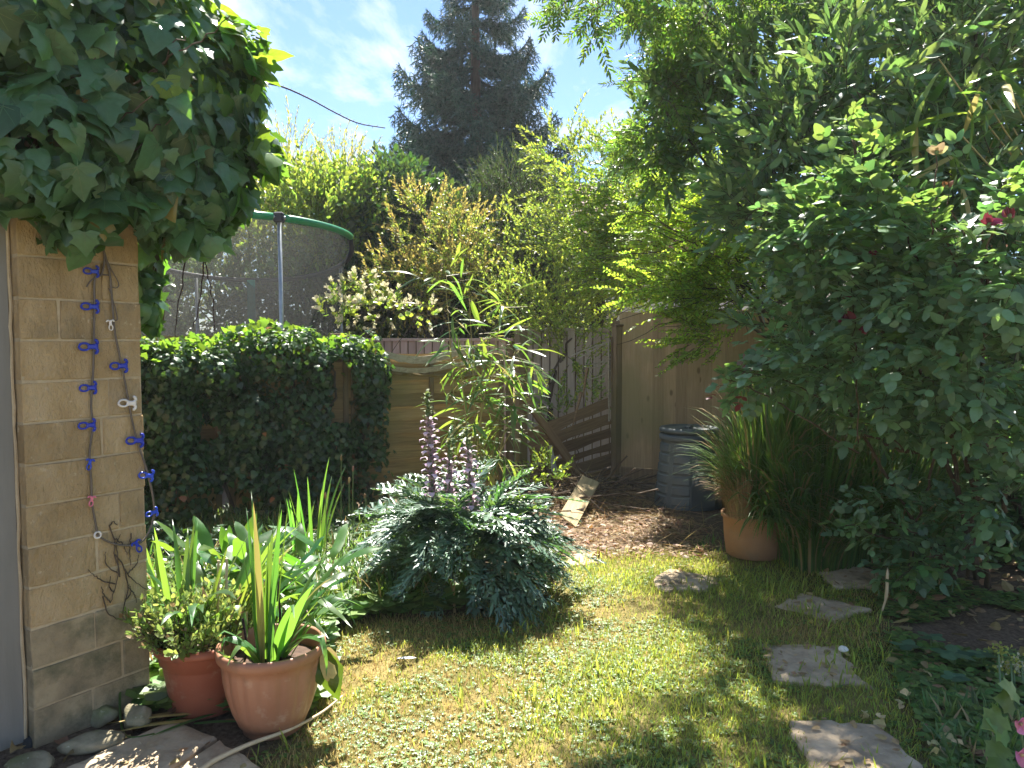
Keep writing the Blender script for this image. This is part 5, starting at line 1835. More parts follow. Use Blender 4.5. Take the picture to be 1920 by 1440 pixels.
def shrub(name, label, cat, ells, tm, mats, n, sc, shell=.6, clump=.3, freq=2.0, up=.5, outw=.8, rnd=.5, dirv=None, base=None, nb=5, group=None, tr=.05, sag=0.0, mask=None, parts=0, zup=None):
    ctr = np.mean([e[0] for e in ells], 0)
    b = np.array([ctr[0], ctr[1], 0]) if base is None else np.asarray(base, float)
    root = thing(name, label, cat, b, group)
    p, nn = crown(ells, n, shell, clump, freq)
    if mask is not None:
        sx, sy, _ = scr(p); k = mask(sx, sy); p, nn = p[k], nn[k]
    m = len(p)
    d = nn * outw + UP * up + rnd * rvec(m) - UP * sag
    if dirv is not None:
        d = d + np.asarray(dirv)
    if mask is not None:
        sx, sy, _ = scr(p + nrm(d) * (sc[0] + sc[1]) * .5); k = mask(sx, sy); p, nn, d = p[k], nn[k], d[k]
        m = len(p)
    z = rvec(m) if zup is None else UP * zup + rvec(m)
    Ms = frames(p, d, z, rng.uniform(sc[0], sc[1], m))
    idx = rng.integers(0, len(tm), m)
    if parts:
        place(root, 'leaf_spray', tm, idx, Ms, mats, parts, nn, True, 'foliage')
    else:
        obj('crown', scatter(tm, idx, Ms), mats, root, None, True, kind='stuff')
    big = sorted(ells, key=lambda e: -np.prod(e[1]))[:nb]
    top = max(ells, key=lambda e: e[0][2])[0]
    t = trunk(root, b, b * .25 + ctr * .75, tr)
    for e in big:
        s = b * .55 + ctr * .45
        pts = smooth_path([s, (s + e[0]) / 2 + rng.normal(0, .08, 3), e[0]], 8, .02)
        obj('branch', tube(pts, np.linspace(tr * .5, tr * .15, 8), 6), MAT['bark'], root, None, True)
    return root


small_ov = [lance(.28, 3, .2, .1), lance(.22, 3, .1, .2)]
tiny_ov = [lance(.24, 2, .2, .1)]
sh_small = [shoot(small_ov, 12, .22, 1, 55) for _ in range(4)]                       # general broadleaf spray
sh_dark = [shoot([ovate, bay_leaf[0]], 10, .30, 1, 55) for _ in range(4)]
sh_tip = [shoot(tiny_ov, 26, .14, 1, 50, curve=.42, tip=(.5, 2), mats=(0, 1)) for _ in range(4)]    # arching firethorn shoot, orange end
sh_lime = [shoot(tiny_ov, 22, .15, 1, 50, curve=.15) for _ in range(4)]
sh_fine = [shoot([lance(.10, 2, .1, .1)], 14, .20, 1, 32, curve=.1, stem=.006) for _ in range(4)]   # willow-like
sh_con = [join([shoot([lance(.09, 2, .1, .1)], 26, .16, 1, 38, curve=.3, stem=.012)]) for _ in range(3)]
sh_bay = [shoot(bay_leaf, 11, .36, 1, 52, curve=.05, stem=.010) for _ in range(5)]
ash_cmp = pinnate(5, lance(.15, 3, .2, .25), .30, 58, .008, .3)


def ash_shoot():
    ts = [tube([(0, 0, 0), (0, .5, -.02), (0, 1, -.08)], [.012, .009, .006], 4, False).mat(1)]
    for i in range(7):
        u = .25 + .75 * i / 6
        rot = roty(R(90 * i + random.uniform(-25, 25))) @ rotx(R(random.uniform(40, 70)))
        ts.append(ash_cmp.mv((0, u, -.08 * u * u), rot, random.uniform(.45, .65)))
    return join(ts)


sh_ash = [ash_shoot() for _ in range(3)]


def feather():
    """fine twice-divided frond with dark wiry stalk"""
    ts = [tube([(0, 0, 0), (0, .5, -.02), (0, 1, -.12)], [.008, .006, .003], 3, False).mat(1)]
    lf = lance(.30, 2, .1, .1)
    for i in range(26):
        u = .12 + .88 * i / 25
        s = 1 if i % 2 else -1
        rot = rotz(-s * R(random.uniform(35, 70))) @ roty(R(random.uniform(-40, 40))) @ rotx(R(random.uniform(-25, 25)))
        ts.append(lf.mv((0, u, -.12 * u * u), rot, random.uniform(.09, .15) * (1.2 - .5 * u)).mat(0))
    return join(ts)


sh_wisp = [feather() for _ in range(5)]
flower_head = None


def build_background():
    b2 = [MAT['lime'], MAT['twig']]
    # left, behind the trampoline
    shrub('golden_bush', 'tall feathery pale golden bush against the sky beyond the trampoline', 'shrub',
          [E(545, 340, 11.5, 45, 75, .8), E(650, 345, 11.8, 40, 65, .7), E(545, 430, 11.3, 90, 90, .9), E(640, 420, 11.4, 60, 70, .8), E(480, 450, 11.2, 80, 110, .8), E(380, 480, 11.2, 110, 110, .8), E(290, 520, 11.2, 90, 130, .8)],
          sh_fine, [MAT['gold'], MAT['twig']], 1700, (.30, .55), .9, .2, 1.2, up=.8, outw=.6)
    shrub('privet_bush', 'bright green leafy bush above the green trampoline rim', 'shrub',
          [E(600, 420, 10.4, 80, 80, .7), E(520, 420, 10.3, 70, 60, .6), E(660, 410, 10.8, 45, 60, .5), E(640, 470, 10.6, 60, 80, .5)],
          sh_small, b2, 1100, (.28, .5), .8, .35, 1.5, up=.8)
    shrub('ash_seedling', 'low green shrubs seen through the trampoline net', 'shrub',
          [E(360, 570, 10.4, 150, 110, .6), E(560, 570, 10.4, 130, 90, .6), E(260, 560, 10.6, 100, 130, .6)], sh_small, [MAT['bay'], MAT['twig']], 1700, (.3, .5), .7, .25, 1.5, up=.6)
    shrub('laurel_bush', 'dark glossy evergreen bush between the trampoline and the spruce', 'shrub',
          [E(735, 430, 11.2, 80, 90, .8), E(700, 510, 11, 80, 100, .7), E(760, 550, 10.8, 110, 90, .7), E(830, 480, 11.4, 90, 90, .7), E(735, 365, 11.6, 35, 35, .5), E(860, 580, 10.8, 90, 60, .6)],
          sh_dark, [MAT['dark'], MAT['twig']], 2100, (.28, .48), .7, .2, 1.4, up=.5)
    shrub('yew_bush', 'dull green conifer-like bush standing in front of the spruce foot', 'shrub',
          [E(960, 520, 11, 90, 80, .8), E(960, 385, 11.4, 60, 75, .6), E(890, 450, 11.3, 60, 70, .5), E(1010, 440, 11.2, 60, 80, .5), E(1050, 540, 10.8, 90, 80, .7), E(900, 540, 10.6, 90, 70, .6), E(1010, 580, 10.4, 110, 60, .6)],
          sh_con, [MAT['conif'], MAT['twig']], 2300, (.3, .5), .7, .2, 1.4, up=.7, outw=.7, sag=.2)
    # firethorn with orange tips
    shrub('firethorn', 'arching firethorn with orange-tinged shoots left of the spruce foot', 'shrub',
          [E(780, 490, 9.8, 70, 60, .55), E(840, 450, 9.8, 60, 45, .5), E(750, 545, 9.6, 50, 45, .45), E(850, 530, 9.7, 60, 50, .5), E(790, 405, 10, 50, 30, .4)],
          sh_tip, [MAT['pyra'], MAT['twig'], MAT['pyraor']], 500, (.26, .46), .8, .35, 2.0, up=.30, outw=.95, dirv=(-.2, 0, 0), parts=300)
    shrub('firethorn', 'lime green firethorn sprays against the sky right of the spruce', 'shrub',
          [E(1065, 285, 9.4, 60, 30, .4), E(1140, 320, 9.4, 80, 35, .45), E(1080, 380, 9.4, 50, 60, .45), E(1180, 400, 9.2, 90, 60, .5), E(1100, 450, 9.2, 80, 70, .5), E(1200, 470, 9.0, 80, 80, .5)],
          sh_tip, [MAT['lime'], MAT['twig'], MAT['pyra']], 470, (.25, .50), .85, .35, 2.0, up=.55, outw=.8, dirv=(-.35, 0, .05), parts=300)
    shrub('firethorn', 'yellowing firethorn drooping over the broken fence panel', 'shrub',
          [E(1060, 660, 8.75, 70, 50, .35), E(1010, 600, 8.9, 80, 45, .4), E(1090, 610, 8.9, 60, 60, .4), E(960, 560, 9.0, 70, 35, .4), E(1040, 550, 9.1, 80, 40, .4)],
          sh_tip, [MAT['lime'], MAT['twig'], MAT['pyra']], 300, (.24, .45), .85, .45, 2.2, up=.3, outw=.9, parts=300)
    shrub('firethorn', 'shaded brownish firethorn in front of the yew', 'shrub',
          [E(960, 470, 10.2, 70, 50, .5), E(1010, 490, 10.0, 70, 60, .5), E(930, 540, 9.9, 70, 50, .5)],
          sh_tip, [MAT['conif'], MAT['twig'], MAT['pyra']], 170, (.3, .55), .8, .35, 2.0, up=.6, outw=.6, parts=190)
    # cream flowered shrub
    fl = shoot([ovate_w], 10, .30, 1, 65, tip=(.75, 2), dense_tip=True)
    shrub('flowering_shrub', 'cream flowered leafy shrub rising above the ivy by the trampoline', 'shrub',
          [E(660, 560, 7.9, 50, 35, .25), E(640, 600, 7.8, 40, 30, .2), E(720, 580, 7.9, 50, 18, .2), E(790, 590, 7.9, 45, 14, .15)],
          [fl, shoot([ovate_w], 10, .28, 1, 65, tip=(.5, 2))], [MAT['lime'], MAT['twig'], MAT['cream']], 110, (.12, .20), .9, .1, 3, up=.5, parts=170, base=(P(650, 640, 7.9)[0], 7.9, 0), tr=.012)
    # little shrub against the grey boards
    shrub('sapling', 'small leafy weed growing through the collapsed panel', 'plant', [E(1050, 770, 8.6, 30, 30, .15), E(1110, 740, 8.6, 25, 30, .12)],
          sh_small, [MAT['clover'], MAT['twig']], 40, (.15, .25), .9, .0, 3, up=.8, parts=40, tr=.008, nb=2)
    shrub('sapling', 'pale leafy shoot at the foot of the collapsed panel', 'plant', [E(1020, 885, 6.9, 36, 18, .12)],
          sh_small, [MAT['lime'], MAT['twig']], 30, (.12, .22), .9, .0, 3, up=.4, parts=30, tr=.008, nb=1)


build_background()


def spruce():
    Y = 16.0
    base = np.array([P(893, 640, Y)[0], Y, 0])
    root = thing('spruce_tree', 'tall dark spruce with drooping boughs in the middle of the sky', 'spruce tree', base)
    H = 10.5
    obj('trunk', tube([base, base + UP * H * .5, base + UP * H], [.22, .14, .02], 10), MAT['bark'], root, None, True)
    def needles(path, r0, r1, per, size):
        ts = []
        L_ = np.linalg.norm(np.diff(path, axis=0), axis=1).sum()
        n = max(6, int(L_ * per))
        u = np.sort(rng.random(n)) * (len(path) - 1.001)
        i = u.astype(int); f = (u - i)[:, None]
        p = path[i] * (1 - f) + path[i + 1] * f
        tg = nrm(path[i + 1] - path[i])
        d = nrm(tg * .9 + rvec(n) * .9)
        return frames(p, d, rvec(n), rng.uniform(size * .9, size * 1.45, n))
    ndl = T([(-.09, 0, 0), (.09, 0, 0), (.05, .7, 0), (0, 1, 0), (-.05, .7, 0)], [(0, 1, 2), (0, 2, 4), (4, 2, 3)])
    def bough(seed):
        """unit bough along +y: curved limb, side twigs hanging like fringes, upturned tip"""
        limb = np.array([(0, u, -.20 * math.sin(u * 2.4) + .10 * u ** 3) for u in np.linspace(0, 1, 10)])
        fr = [needles(limb, 0, 0, 110, .055)]
        tw = [tube(limb, np.linspace(.018, .005, 10), 4, False)]
        for k in range(34):
            u = .14 + .84 * k / 33
            i = min(8, int(u * 9))
            s = 1 if k % 2 else -1
            ln = (.42 * (1 - u) ** .7 + .07) * rng.uniform(.7, 1.1)
            p0 = limb[i] + (limb[i + 1] - limb[i]) * (u * 9 - i)
            dirv = np.array([s * rng.uniform(.55, .9), .65, -.05])
            hang = rng.uniform(.25, .75)
            pts = np.array([p0 + dirv * ln * f + np.array([0, 0, -hang * ln * f * f]) for f in np.linspace(0, 1, 5)])
            fr.append(needles(pts, 0, 0, 120, .05))
            tw.append(tube(pts[::2], [.006, .004, .002], 3, False))
            # pendulous fringe under the twig
            for f in (.35, .7):
                q = p0 + dirv * ln * f + np.array([0, 0, -hang * ln * f * f])
                l2 = rng.uniform(.07, .18) * (1.1 - u * .6)
                pp = np.array([q + np.array([rng.normal(0, .02), .05 * g_, -g_]) * 1.0 for g_ in np.linspace(0, l2, 3)])
                fr.append(needles(pp, 0, 0, 130, .045))
        M = np.concatenate(fr)
        return join([scatter([ndl], np.zeros(len(M), int), M), join(tw).mat(1)])
    tm = [bough(k) for k in range(4)]
    z = 2.4
    k = 0
    while z < H - .25:
        f = z / H
        Rm = 3.9 * (1 - f) + .08
        m = 8 if f < .7 else 6
        for j in range(m):
            az = 6.283 * j / m + 2.4 * k + rng.normal(0, .2)
            ln = Rm * rng.uniform(.78, 1.06)
            zz = z + rng.uniform(-.14, .14)
            d = np.array([math.cos(az), math.sin(az), -.02 + .42 * f + rng.normal(0, .05)])
            p = base + UP * zz
            w = min(1.5, .9 / max(.3, ln) + .75)
            obj('bough', tm[(k + j) % 4], [MAT['spruce'], MAT['spruce']], root, frames(p[None], d[None], UP[None], np.array([[ln * w, ln, ln * w]]))[0])
        z += .66 * (1.1 - .5 * f); k += 1


spruce()


def off_sky(sx, sy):
    hole = gap_poly(sx, sy, [(960, 50), (1090, 62), (1140, 78), (1200, 52), (1210, 110), (1165, 140), (1180, 200), (1160, 250), (1110, 250), (1060, 245), (1035, 230), (960, 240)])
    return ~hole & ~((sx < 1000) & (sy < 500))


def gap_poly(x, y, poly):
    return inpoly(x, y, poly)


def right_trees():
    # feathery yellow-green tree over the fence
    ells = [E(1140, 370, 9.0, 80, 60, .3), E(1230, 420, 8.6, 120, 120, .35), E(1340, 420, 7.4, 120, 130, .35), E(1200, 510, 8.7, 110, 50, .4), E(1330, 545, 7.0, 130, 60, .25), E(1440, 470, 6.9, 100, 120, .3),
            E(1290, 330, 8.0, 120, 80, .35), E(1180, 460, 8.8, 80, 80, .5), E(1330, 630, 7.0, 50, 30, .2)]
    root = shrub('feathery_tree', 'feathery yellow-green tree sweeping left over the tall board fence', 'tree', ells, sh_wisp, [MAT['wisp'], MAT['twig']], 1400, (.24, .46), .95, .5, 2.0,
                 up=.15, outw=.35, rnd=.35, dirv=(-.75, -.25, -.05), base=(P(1760, 900, 6.6)[0], 6.6, 0), parts=300, tr=.03, nb=3, zup=.8, mask=off_sky)
    # dark wiry twigs fanning up and left
    for k in range(40):
        a = P(1450 + rng.uniform(-20, 40), 560 + rng.uniform(-60, 60), 7.0)
        ex, ey = rng.uniform(1120, 1330), rng.uniform(300, 660)
        b = P(ex, ey, 7.3 + rng.uniform(-.4, .3))
        m = (a + b) / 2 + np.array([0, 0, rng.uniform(0.0, .22)])
        obj('twig', tube(smooth_path([a, m, b], 12, .012), np.linspace(.011, .0025, 12), 5), MAT['bark'], root)
    # bay tree
    ells = [E(1470, 130, 5.8, 190, 170, .8), E(1350, 220, 6.1, 150, 140, .7), E(1280, 110, 6.3, 120, 110, .7), E(1600, 300, 5.4, 170, 150, .7), E(1720, 120, 5.2, 200, 180, .8), E(1860, 200, 5.0, 150, 200, .8),
            E(1470, 330, 5.7, 110, 110, .6), E(1760, 420, 5.0, 180, 150, .6), E(1580, 520, 5.3, 140, 120, .5), E(1480, 620, 5.5, 70, 60, .35), E(1850, 620, 4.9, 140, 170, .5), E(1680, 660, 5.1, 140, 120, .5),
            E(1230, 230, 6.3, 70, 70, .5), E(1600, -60, 5.6, 170, 100, .7), E(1850, -60, 5.2, 220, 140, .9), E(1620, 60, 6.4, 200, 120, .5), E(1820, 60, 6.0, 200, 130, .5), E(1430, 40, 6.6, 140, 90, .5), E(2050, 200, 4.9, 180, 320, .9), E(2050, 600, 4.7, 160, 260, .7), E(1800, 830, 5.4, 220, 130, .4), E(1680, 960, 5.6, 160, 90, .3), E(1900, 980, 5.3, 140, 120, .3)]
    shrub('bay_tree', 'large dark bay-like tree filling the upper right', 'tree', ells, sh_bay, [MAT['bay'], MAT['bark']], 3300, (.20, .38), .8, .2, 1.5, up=.35, outw=.7, rnd=.6,
          base=(P(1790, 1000, 5.6)[0], 5.6, 0), parts=300, tr=.07, nb=10, mask=off_sky)
    shrub('laurel_hedge', 'dark evergreen undergrowth behind the rose canes', 'hedge',
          [E(1560, 780, 6.4, 110, 150, .4), E(1700, 800, 6.3, 120, 160, .4), E(1840, 800, 6.1, 120, 180, .4), E(1980, 800, 5.8, 140, 200, .4), E(1620, 930, 6.2, 120, 70, .3), E(1780, 940, 6.0, 120, 70, .3), E(1920, 950, 5.8, 120, 80, .3)],
          sh_dark, [MAT['dark'], MAT['twig']], 1500, (.22, .38), .8, .1, 1.5, up=.3, parts=200, tr=.03)
    # ash boughs hanging into the top of the frame
    ells = [E(1110, -20, 5.0, 70, 28, .3), E(1190, -10, 5.2, 90, 34, .35), E(1290, 20, 5.6, 110, 55, .5), E(1230, 190, 6.0, 40, 70, .3), E(1220, 250, 6.3, 40, 50, .3)]
    shrub('ash_tree', 'ash boughs with hanging divided leaves at the top of the sky', 'tree', ells, sh_ash, [MAT['ash'], MAT['twig']], 210, (.22, .36), .9, .0, 2, up=-.25, outw=.6, rnd=.5, dirv=(-.15, 0, 0),
          base=(P(1700, 900, 7.6)[0], 7.6, 0), parts=300, tr=.04, nb=2, mask=off_sky)
    shrub('bay_tree', 'nearer glossy bay boughs hanging above the rose bush', 'tree',
          [E(1480, 260, 4.7, 90, 90, .3), E(1600, 160, 4.5, 120, 100, .35), E(1740, 260, 4.4, 120, 110, .3), E(1880, 330, 4.2, 90, 120, .3), E(1850, 60, 4.4, 120, 90, .3), E(1420, 400, 4.9, 60, 60, .25), E(1900, 560, 4.0, 50, 120, .2)],
          [shoot(bay_leaf, 9, .42, 1, 52, curve=.05, stem=.010) for _ in range(4)], [MAT['bay'], MAT['bark']], 330, (.20, .34), .9, .1, 1.5, up=.3, outw=.7, rnd=.6,
          base=(P(1860, 1000, 5.2)[0] + .3, 5.2, 0), parts=300, tr=.03, nb=5)
    # bamboo at the upper right
    q = P(1800, 300, 4.0)
    rt = thing('bamboo', 'long drooping bamboo leaves hanging in shade at the upper right', 'bamboo', (q[0] + .3, q[1], 0))
    for px, py in ((1760, 110), (1850, 190), (1900, 240), (1800, 250), (1880, 140)):
        obj('culm', tube(smooth_path([(q[0] + 1.1 + rng.normal(0, .05), q[1] + .7, 0), P(2080, 600, 4.4), P(px, py, 4.0 + rng.normal(0, .1))], 16), np.linspace(.010, .004, 16), 6), MAT['culm'], rt, None, True)
    n = 120
    pos = np.array([P(rng.uniform(1700, 1930), rng.uniform(130, 400), rng.uniform(3.8, 4.6)) for _ in range(n)])
    d = np.column_stack([rng.normal(0, .8, n), rng.normal(0, .4, n), rng.uniform(-.8, .25, n)])
    place(rt, 'leaf', bam_one, rng.integers(0, 3, n), frames(pos, d, UP + .6 * rvec(n), rng.uniform(.22, .38, n)), [MAT['bamboo']], 300)


right_trees()

# ================================================================ ROSE
def build_rose():
    base = G(1800, 1075); base = np.array([base[0] - .25, 4.75, 0])
    root = thing('rose_bush', 'sprawling rose bush with faded red blooms filling the right side', 'rose bush', base)
    young_or_lit = [E(1600, 310, 3.7, 50, 80, .2), E(1560, 420, 3.8, 60, 70, .25), E(1700, 440, 3.5, 60, 60, .2), E(1500, 540, 4.0, 50, 60, .2)]
    ells = [E(1520, 440, 4.0, 80, 90, .35), E(1660, 430, 3.6, 110, 90, .3), E(1600, 560, 3.9, 130, 110, .35), E(1730, 560, 3.5, 130, 130, .3), E(1860, 480, 3.2, 90, 150, .3), E(1850, 330, 3.4, 70, 60, .2),
            E(1530, 660, 4.1, 110, 70, .3), E(1660, 690, 3.8, 130, 80, .3), E(1820, 680, 3.4, 120, 100, .25), E(1430, 720, 4.3, 60, 25, .2), E(1690, 780, 4.0, 100, 35, .2),
            E(1800, 800, 3.6, 90, 40, .2), E(1640, 930, 4.2, 60, 25, .15), E(1880, 780, 3.6, 60, 70, .2), E(1880, 930, 3.9, 60, 60, .2), E(1780, 960, 4.4, 90, 40, .2), E(1860, 1050, 4.2, 80, 30, .2), E(1650, 1000, 4.2, 60, 20, .1), E(1720, 1050, 4.3, 90, 22, .15)]
    cmp5 = [pinnate(2, ovate_w, .44, 62, .010, .25), pinnate(2, ovate, .46, 58, .010, .4), pinnate(3, ovate_w, .36, 60, .010, .3)]
    p, nn = crown(ells, 1500, .85, .30, 3.5, 1.16)
    n = len(p)
    d = nn * .8 + UP * .25 + .7 * rvec(n)
    place(root, 'leaf', cmp5, rng.integers(0, 3, n), frames(p, d, UP + nn * .5 + .4 * rvec(n), rng.uniform(.085, .165, n)), [MAT['rose'], MAT['cane']], 230, nn)
    p, nn = crown(young_or_lit, 150, .8)
    n = len(p)
    d = nn * .6 + UP * .6 + .6 * rvec(n)
    place(root, 'leaf', cmp5, rng.integers(0, 3, n), frames(p, d, UP + .5 * rvec(n), rng.uniform(.09, .15, n)), [MAT['rosey'], MAT['greenstem']], 70, nn, rest='young_foliage')
    for px, py in ((1380, 690), (1370, 700), (1395, 740), (1385, 705), (1420, 720), (1350, 740), (1560, 430), (1555, 445)):
        obj('red_leaf', cmp5[1], [MAT['rosered'], MAT['cane']], root, frames(P(px, py, 4.2)[None], rvec(1) + np.array([[-.3, -.2, .3]]), UP[None] + .4 * rvec(1), .10)[0], True)
    canes = [([(1790, 1085), (1730, 1000), (1660, 890), (1600, 790), (1540, 700)], 4.5, 4.1, .013), ([(1815, 1080), (1830, 900), (1838, 760), (1850, 560), (1840, 420)], 4.4, 3.3, .012),
             ([(1830, 1085), (1800, 950), (1760, 830), (1690, 700), (1640, 560), (1600, 260)], 4.5, 3.7, .015), ([(1760, 840), (1700, 845), (1660, 830), (1620, 815)], 4.1, 4.0, .012),
             ([(1840, 1080), (1790, 860), (1790, 700), (1770, 560)], 4.5, 3.6, .014), ([(1920, 870), (1870, 840), (1800, 825), (1770, 810)], 4.2, 3.9, .014), ([(1885, 960), (1884, 840), (1880, 760)], 4.1, 3.9, .013),
             ([(1850, 990), (1835, 1010), (1805, 1030)], 3.9, 3.9, .009), ([(1780, 1020), (1700, 1015), (1640, 1000), (1600, 985)], 4.3, 4.2, .007), ([(1850, 1100), (1840, 960), (1770, 760), (1700, 660)], 4.4, 3.9, .016),
             ([(1610, 850), (1500, 780), (1430, 740), (1360, 710)], 4.1, 4.2, .006), ([(1740, 560), (1710, 470), (1685, 400)], 3.5, 3.4, .006), ([(1610, 830), (1607, 700), (1600, 620), (1597, 540)], 3.7, 3.6, .004),
             ([(1748, 440), (1755, 340), (1757, 285)], 3.3, 3.3, .0045), ([(1810, 450), (1785, 400), (1775, 365)], 3.25, 3.25, .0045), ([(1760, 830), (1720, 980), (1700, 1100)], 4.3, 4.4, .008)]
    for pts, y0, y1, r in canes:
        m = len(pts)
        c = smooth_path([P(a, b, y0 + (y1 - y0) * i / (m - 1)) for i, (a, b) in enumerate(pts)], 20, .006)
        obj('cane', tube(c, np.linspace(r, r * .5, 20), 7), MAT['cane'], root, None, True)
    # long arching shoots breaking the outline
    sp, sd_ = [], []
    for (x0, y0, Y0), (x1, y1, Y1) in [((1560, 760, 4.1), (1372, 696, 4.2)), ((1560, 700, 4.0), (1440, 640, 4.1)), ((1560, 600, 4.0), (1455, 556, 4.05)),
                                       ((1560, 520, 3.9), (1440, 470, 4.0)), ((1600, 460, 3.8), (1500, 360, 3.9)), ((1640, 400, 3.7), (1588, 225, 3.7)), ((1690, 470, 3.5), (1640, 330, 3.5)),
                                       ((1720, 1000, 4.2), (1585, 985, 4.1)), ((1800, 520, 3.3), (1720, 380, 3.3)),
                                       ((1850, 480, 3.2), (1890, 330, 3.2)), ((1780, 1040, 4.2), (1680, 1090, 4.1)), ((1700, 850, 3.9), (1600, 790, 3.9)), ((1760, 700, 3.5), (1660, 640, 3.5))]:
        a, b = P(x0, y0, Y0), P(x1, y1, Y1)
        c = smooth_path([a, (a + b) / 2 + UP * .05, b], 14, .004)
        obj('cane', tube(c, np.linspace(.0045, .002, 14), 5), MAT['cane'], root, None, True)
        for i in range(3, 14):
            side = nrm(np.cross(b - a, UP)) * (1 if i % 2 else -1)
            sp.append(c[i]); sd_.append(nrm(b - a) * .7 + side * .7 + UP * rng.uniform(-.2, .4))
    sp, sd_ = np.array(sp), np.array(sd_); n = len(sp)
    place(root, 'leaf', cmp5, rng.integers(0, 3, n), frames(sp, sd_, UP + .4 * rvec(n), rng.uniform(.08, .14, n)), [MAT['rosey'], MAT['greenstem']], 0, None, rest='shoot_foliage')
    # spent blooms
    def bloom(px, py, Y, mk, s, dn, nm='faded_bloom'):
        pet = outline_leaf(OVW, .4, -.2, .3, .04, px % 7)
        k = 7
        az = np.arange(k) * 2.4
        d = np.column_stack([np.cos(az) * .6, np.sin(az) * .6, np.full(k, dn)]) + rng.normal(0, .2, (k, 3))
        Ms = frames(np.tile(P(px, py, Y), (k, 1)), d, rvec(k), rng.uniform(.8, 1.1, k) * s)
        b = obj(nm, scatter([pet], np.zeros(k, int), Ms), MAT[mk], root, None, True)
        obj('hip', rock(.010, .010, .012, px), MAT['greenstem'], b, np.array([[1, 0, 0, P(px, py, Y)[0]], [0, 1, 0, Y], [0, 0, 1, P(px, py, Y)[2]], [0, 0, 0, 1.]]), True)
    bloom(1757, 285, 3.3, 'pale', .05, .5)
    bloom(1585, 586, 3.55, 'red', .055, -.9); bloom(1622, 610, 3.5, 'red', .04, -.8)
    bloom(1855, 420, 3.1, 'red', .045, .6); bloom(1893, 405, 3.1, 'red', .04, .8); bloom(1558, 430, 3.7, 'red', .035, -.8)
    bloom(1776, 350, 3.25, 'deadleaf', .03, .7); bloom(1700, 520, 3.5, 'red', .035, -.7); bloom(1637, 470, 3.5, 'red', .03, -.7); bloom(1590, 552, 3.6, 'red', .03, -.8)


build_rose()

# ================================================================ GRASS CLUMP IN POT
def build_sedge():
    g = G(1424, 1048); g = np.array([g[0], g[1] + .12, 0])
    root = thing('plant_pot', 'pale orange clay pot half hidden under the long grass', 'plant pot', g)
    prof = [(.18, 0), (.192, .01), (.208, .14), (.216, .265), (.228, .27), (.23, .296), (.22, .30), (.212, .29), (.208, .25)]
    obj('pot_wall', lathe(prof, 56), MAT['pot3'], root, Matrix.Translation(Vector(g)), True)
    obj('compost', lathe([(.21, .26), (.001, .27)], 24), MAT['potsoil'], root, Matrix.Translation(Vector(g)), True)
    c = g + UP * .265
    rt = thing('long_grass', 'shaggy clump of long green grass with dry brown blades spilling from the clay pot', 'grass clump', c)
    def clump(n, c, ln, w, lean, bend, az0, az1, spread, nm, mk):
        tm = [strip(1.0, .010, b, 7, l) for b, l in ((35, 3), (70, 6), (110, 8), (22, 2), (140, 12))]
        az = rng.uniform(R(az0), R(az1), n)
        Ms = np.zeros((n, 4, 4)); Ms[:, 3, 3] = 1
        s = rng.uniform(*ln, n)
        cz, sz_ = np.cos(az - math.pi / 2), np.sin(az - math.pi / 2)
        Ms[:, 0, 0] = cz * s * w; Ms[:, 1, 0] = sz_ * s * w
        Ms[:, 0, 1] = -sz_ * s; Ms[:, 1, 1] = cz * s
        Ms[:, 2, 2] = s
        rr = spread * np.sqrt(rng.random(n))
        Ms[:, 0, 3] = c[0] + np.cos(az) * rr; Ms[:, 1, 3] = c[1] + np.sin(az) * rr; Ms[:, 2, 3] = c[2]
        place(rt, nm, tm, rng.integers(0, 5, n), Ms, [MAT[mk]], 150, None, True, nm + '_mass')
    clump(1300, c + np.array([.10, 0, 0]), (.5, 1.08), 1.0, 0, 0, -100, 130, .17, 'blade', 'sedge')
    clump(260, c, (.45, .85), 1.0, 0, 0, 120, 260, .15, 'blade', 'sedge')
    clump(700, c + np.array([.20, -.20, -.10]), (.35, .80), 1.1, 0, 0, 220, 400, .16, 'blade', 'sedge')
    clump(500, c + np.array([.30, -.25, -.28]), (.3, .7), 1.1, 0, 0, 200, 400, .2, 'blade', 'sedge')
    clump(1300, c + np.array([.42, -.04, -.26]), (.5, 1.12), 1.0, 0, 0, 0, 360, .35, 'blade', 'sedge')
    clump(1200, c + np.array([.95, .05, -.26]), (.5, 1.05), 1.0, 0, 0, 0, 360, .4, 'blade', 'sedge')
    hang = [strip(1.0, .010, b, 7, l) for b, l in ((95, 52), (80, 66), (110, 40))]
    m = 420
    az = R(1) * rng.uniform(-112, 15, m)
    px_, py_ = c[0] + .06 + .23 * np.cos(az) * rng.uniform(.6, 1.1, m), c[1] + .235 * np.sin(az) * rng.uniform(.6, 1.1, m)
    s_ = rng.uniform(.35, .72, m); a2 = az - math.pi / 2 + rng.normal(0, .35, m)
    Ms = np.zeros((m, 4, 4)); Ms[:, 3, 3] = 1
    Ms[:, 0, 0] = np.cos(a2) * s_ * 1.2; Ms[:, 1, 0] = np.sin(a2) * s_ * 1.2; Ms[:, 0, 1] = -np.sin(a2) * s_; Ms[:, 1, 1] = np.cos(a2) * s_; Ms[:, 2, 2] = s_
    Ms[:, 0, 3] = px_; Ms[:, 1, 3] = py_; Ms[:, 2, 3] = c[2] + .02
    place(rt, 'blade', hang, rng.integers(0, 3, m), Ms, [MAT['sedge']], 150, None, True, 'blade_mass')
    clump(300, c + np.array([-.10, -.08, .02]), (.2, .42), .9, 0, 0, 130, 270, .12, 'dry_blade', 'deadblade')


build_sedge()

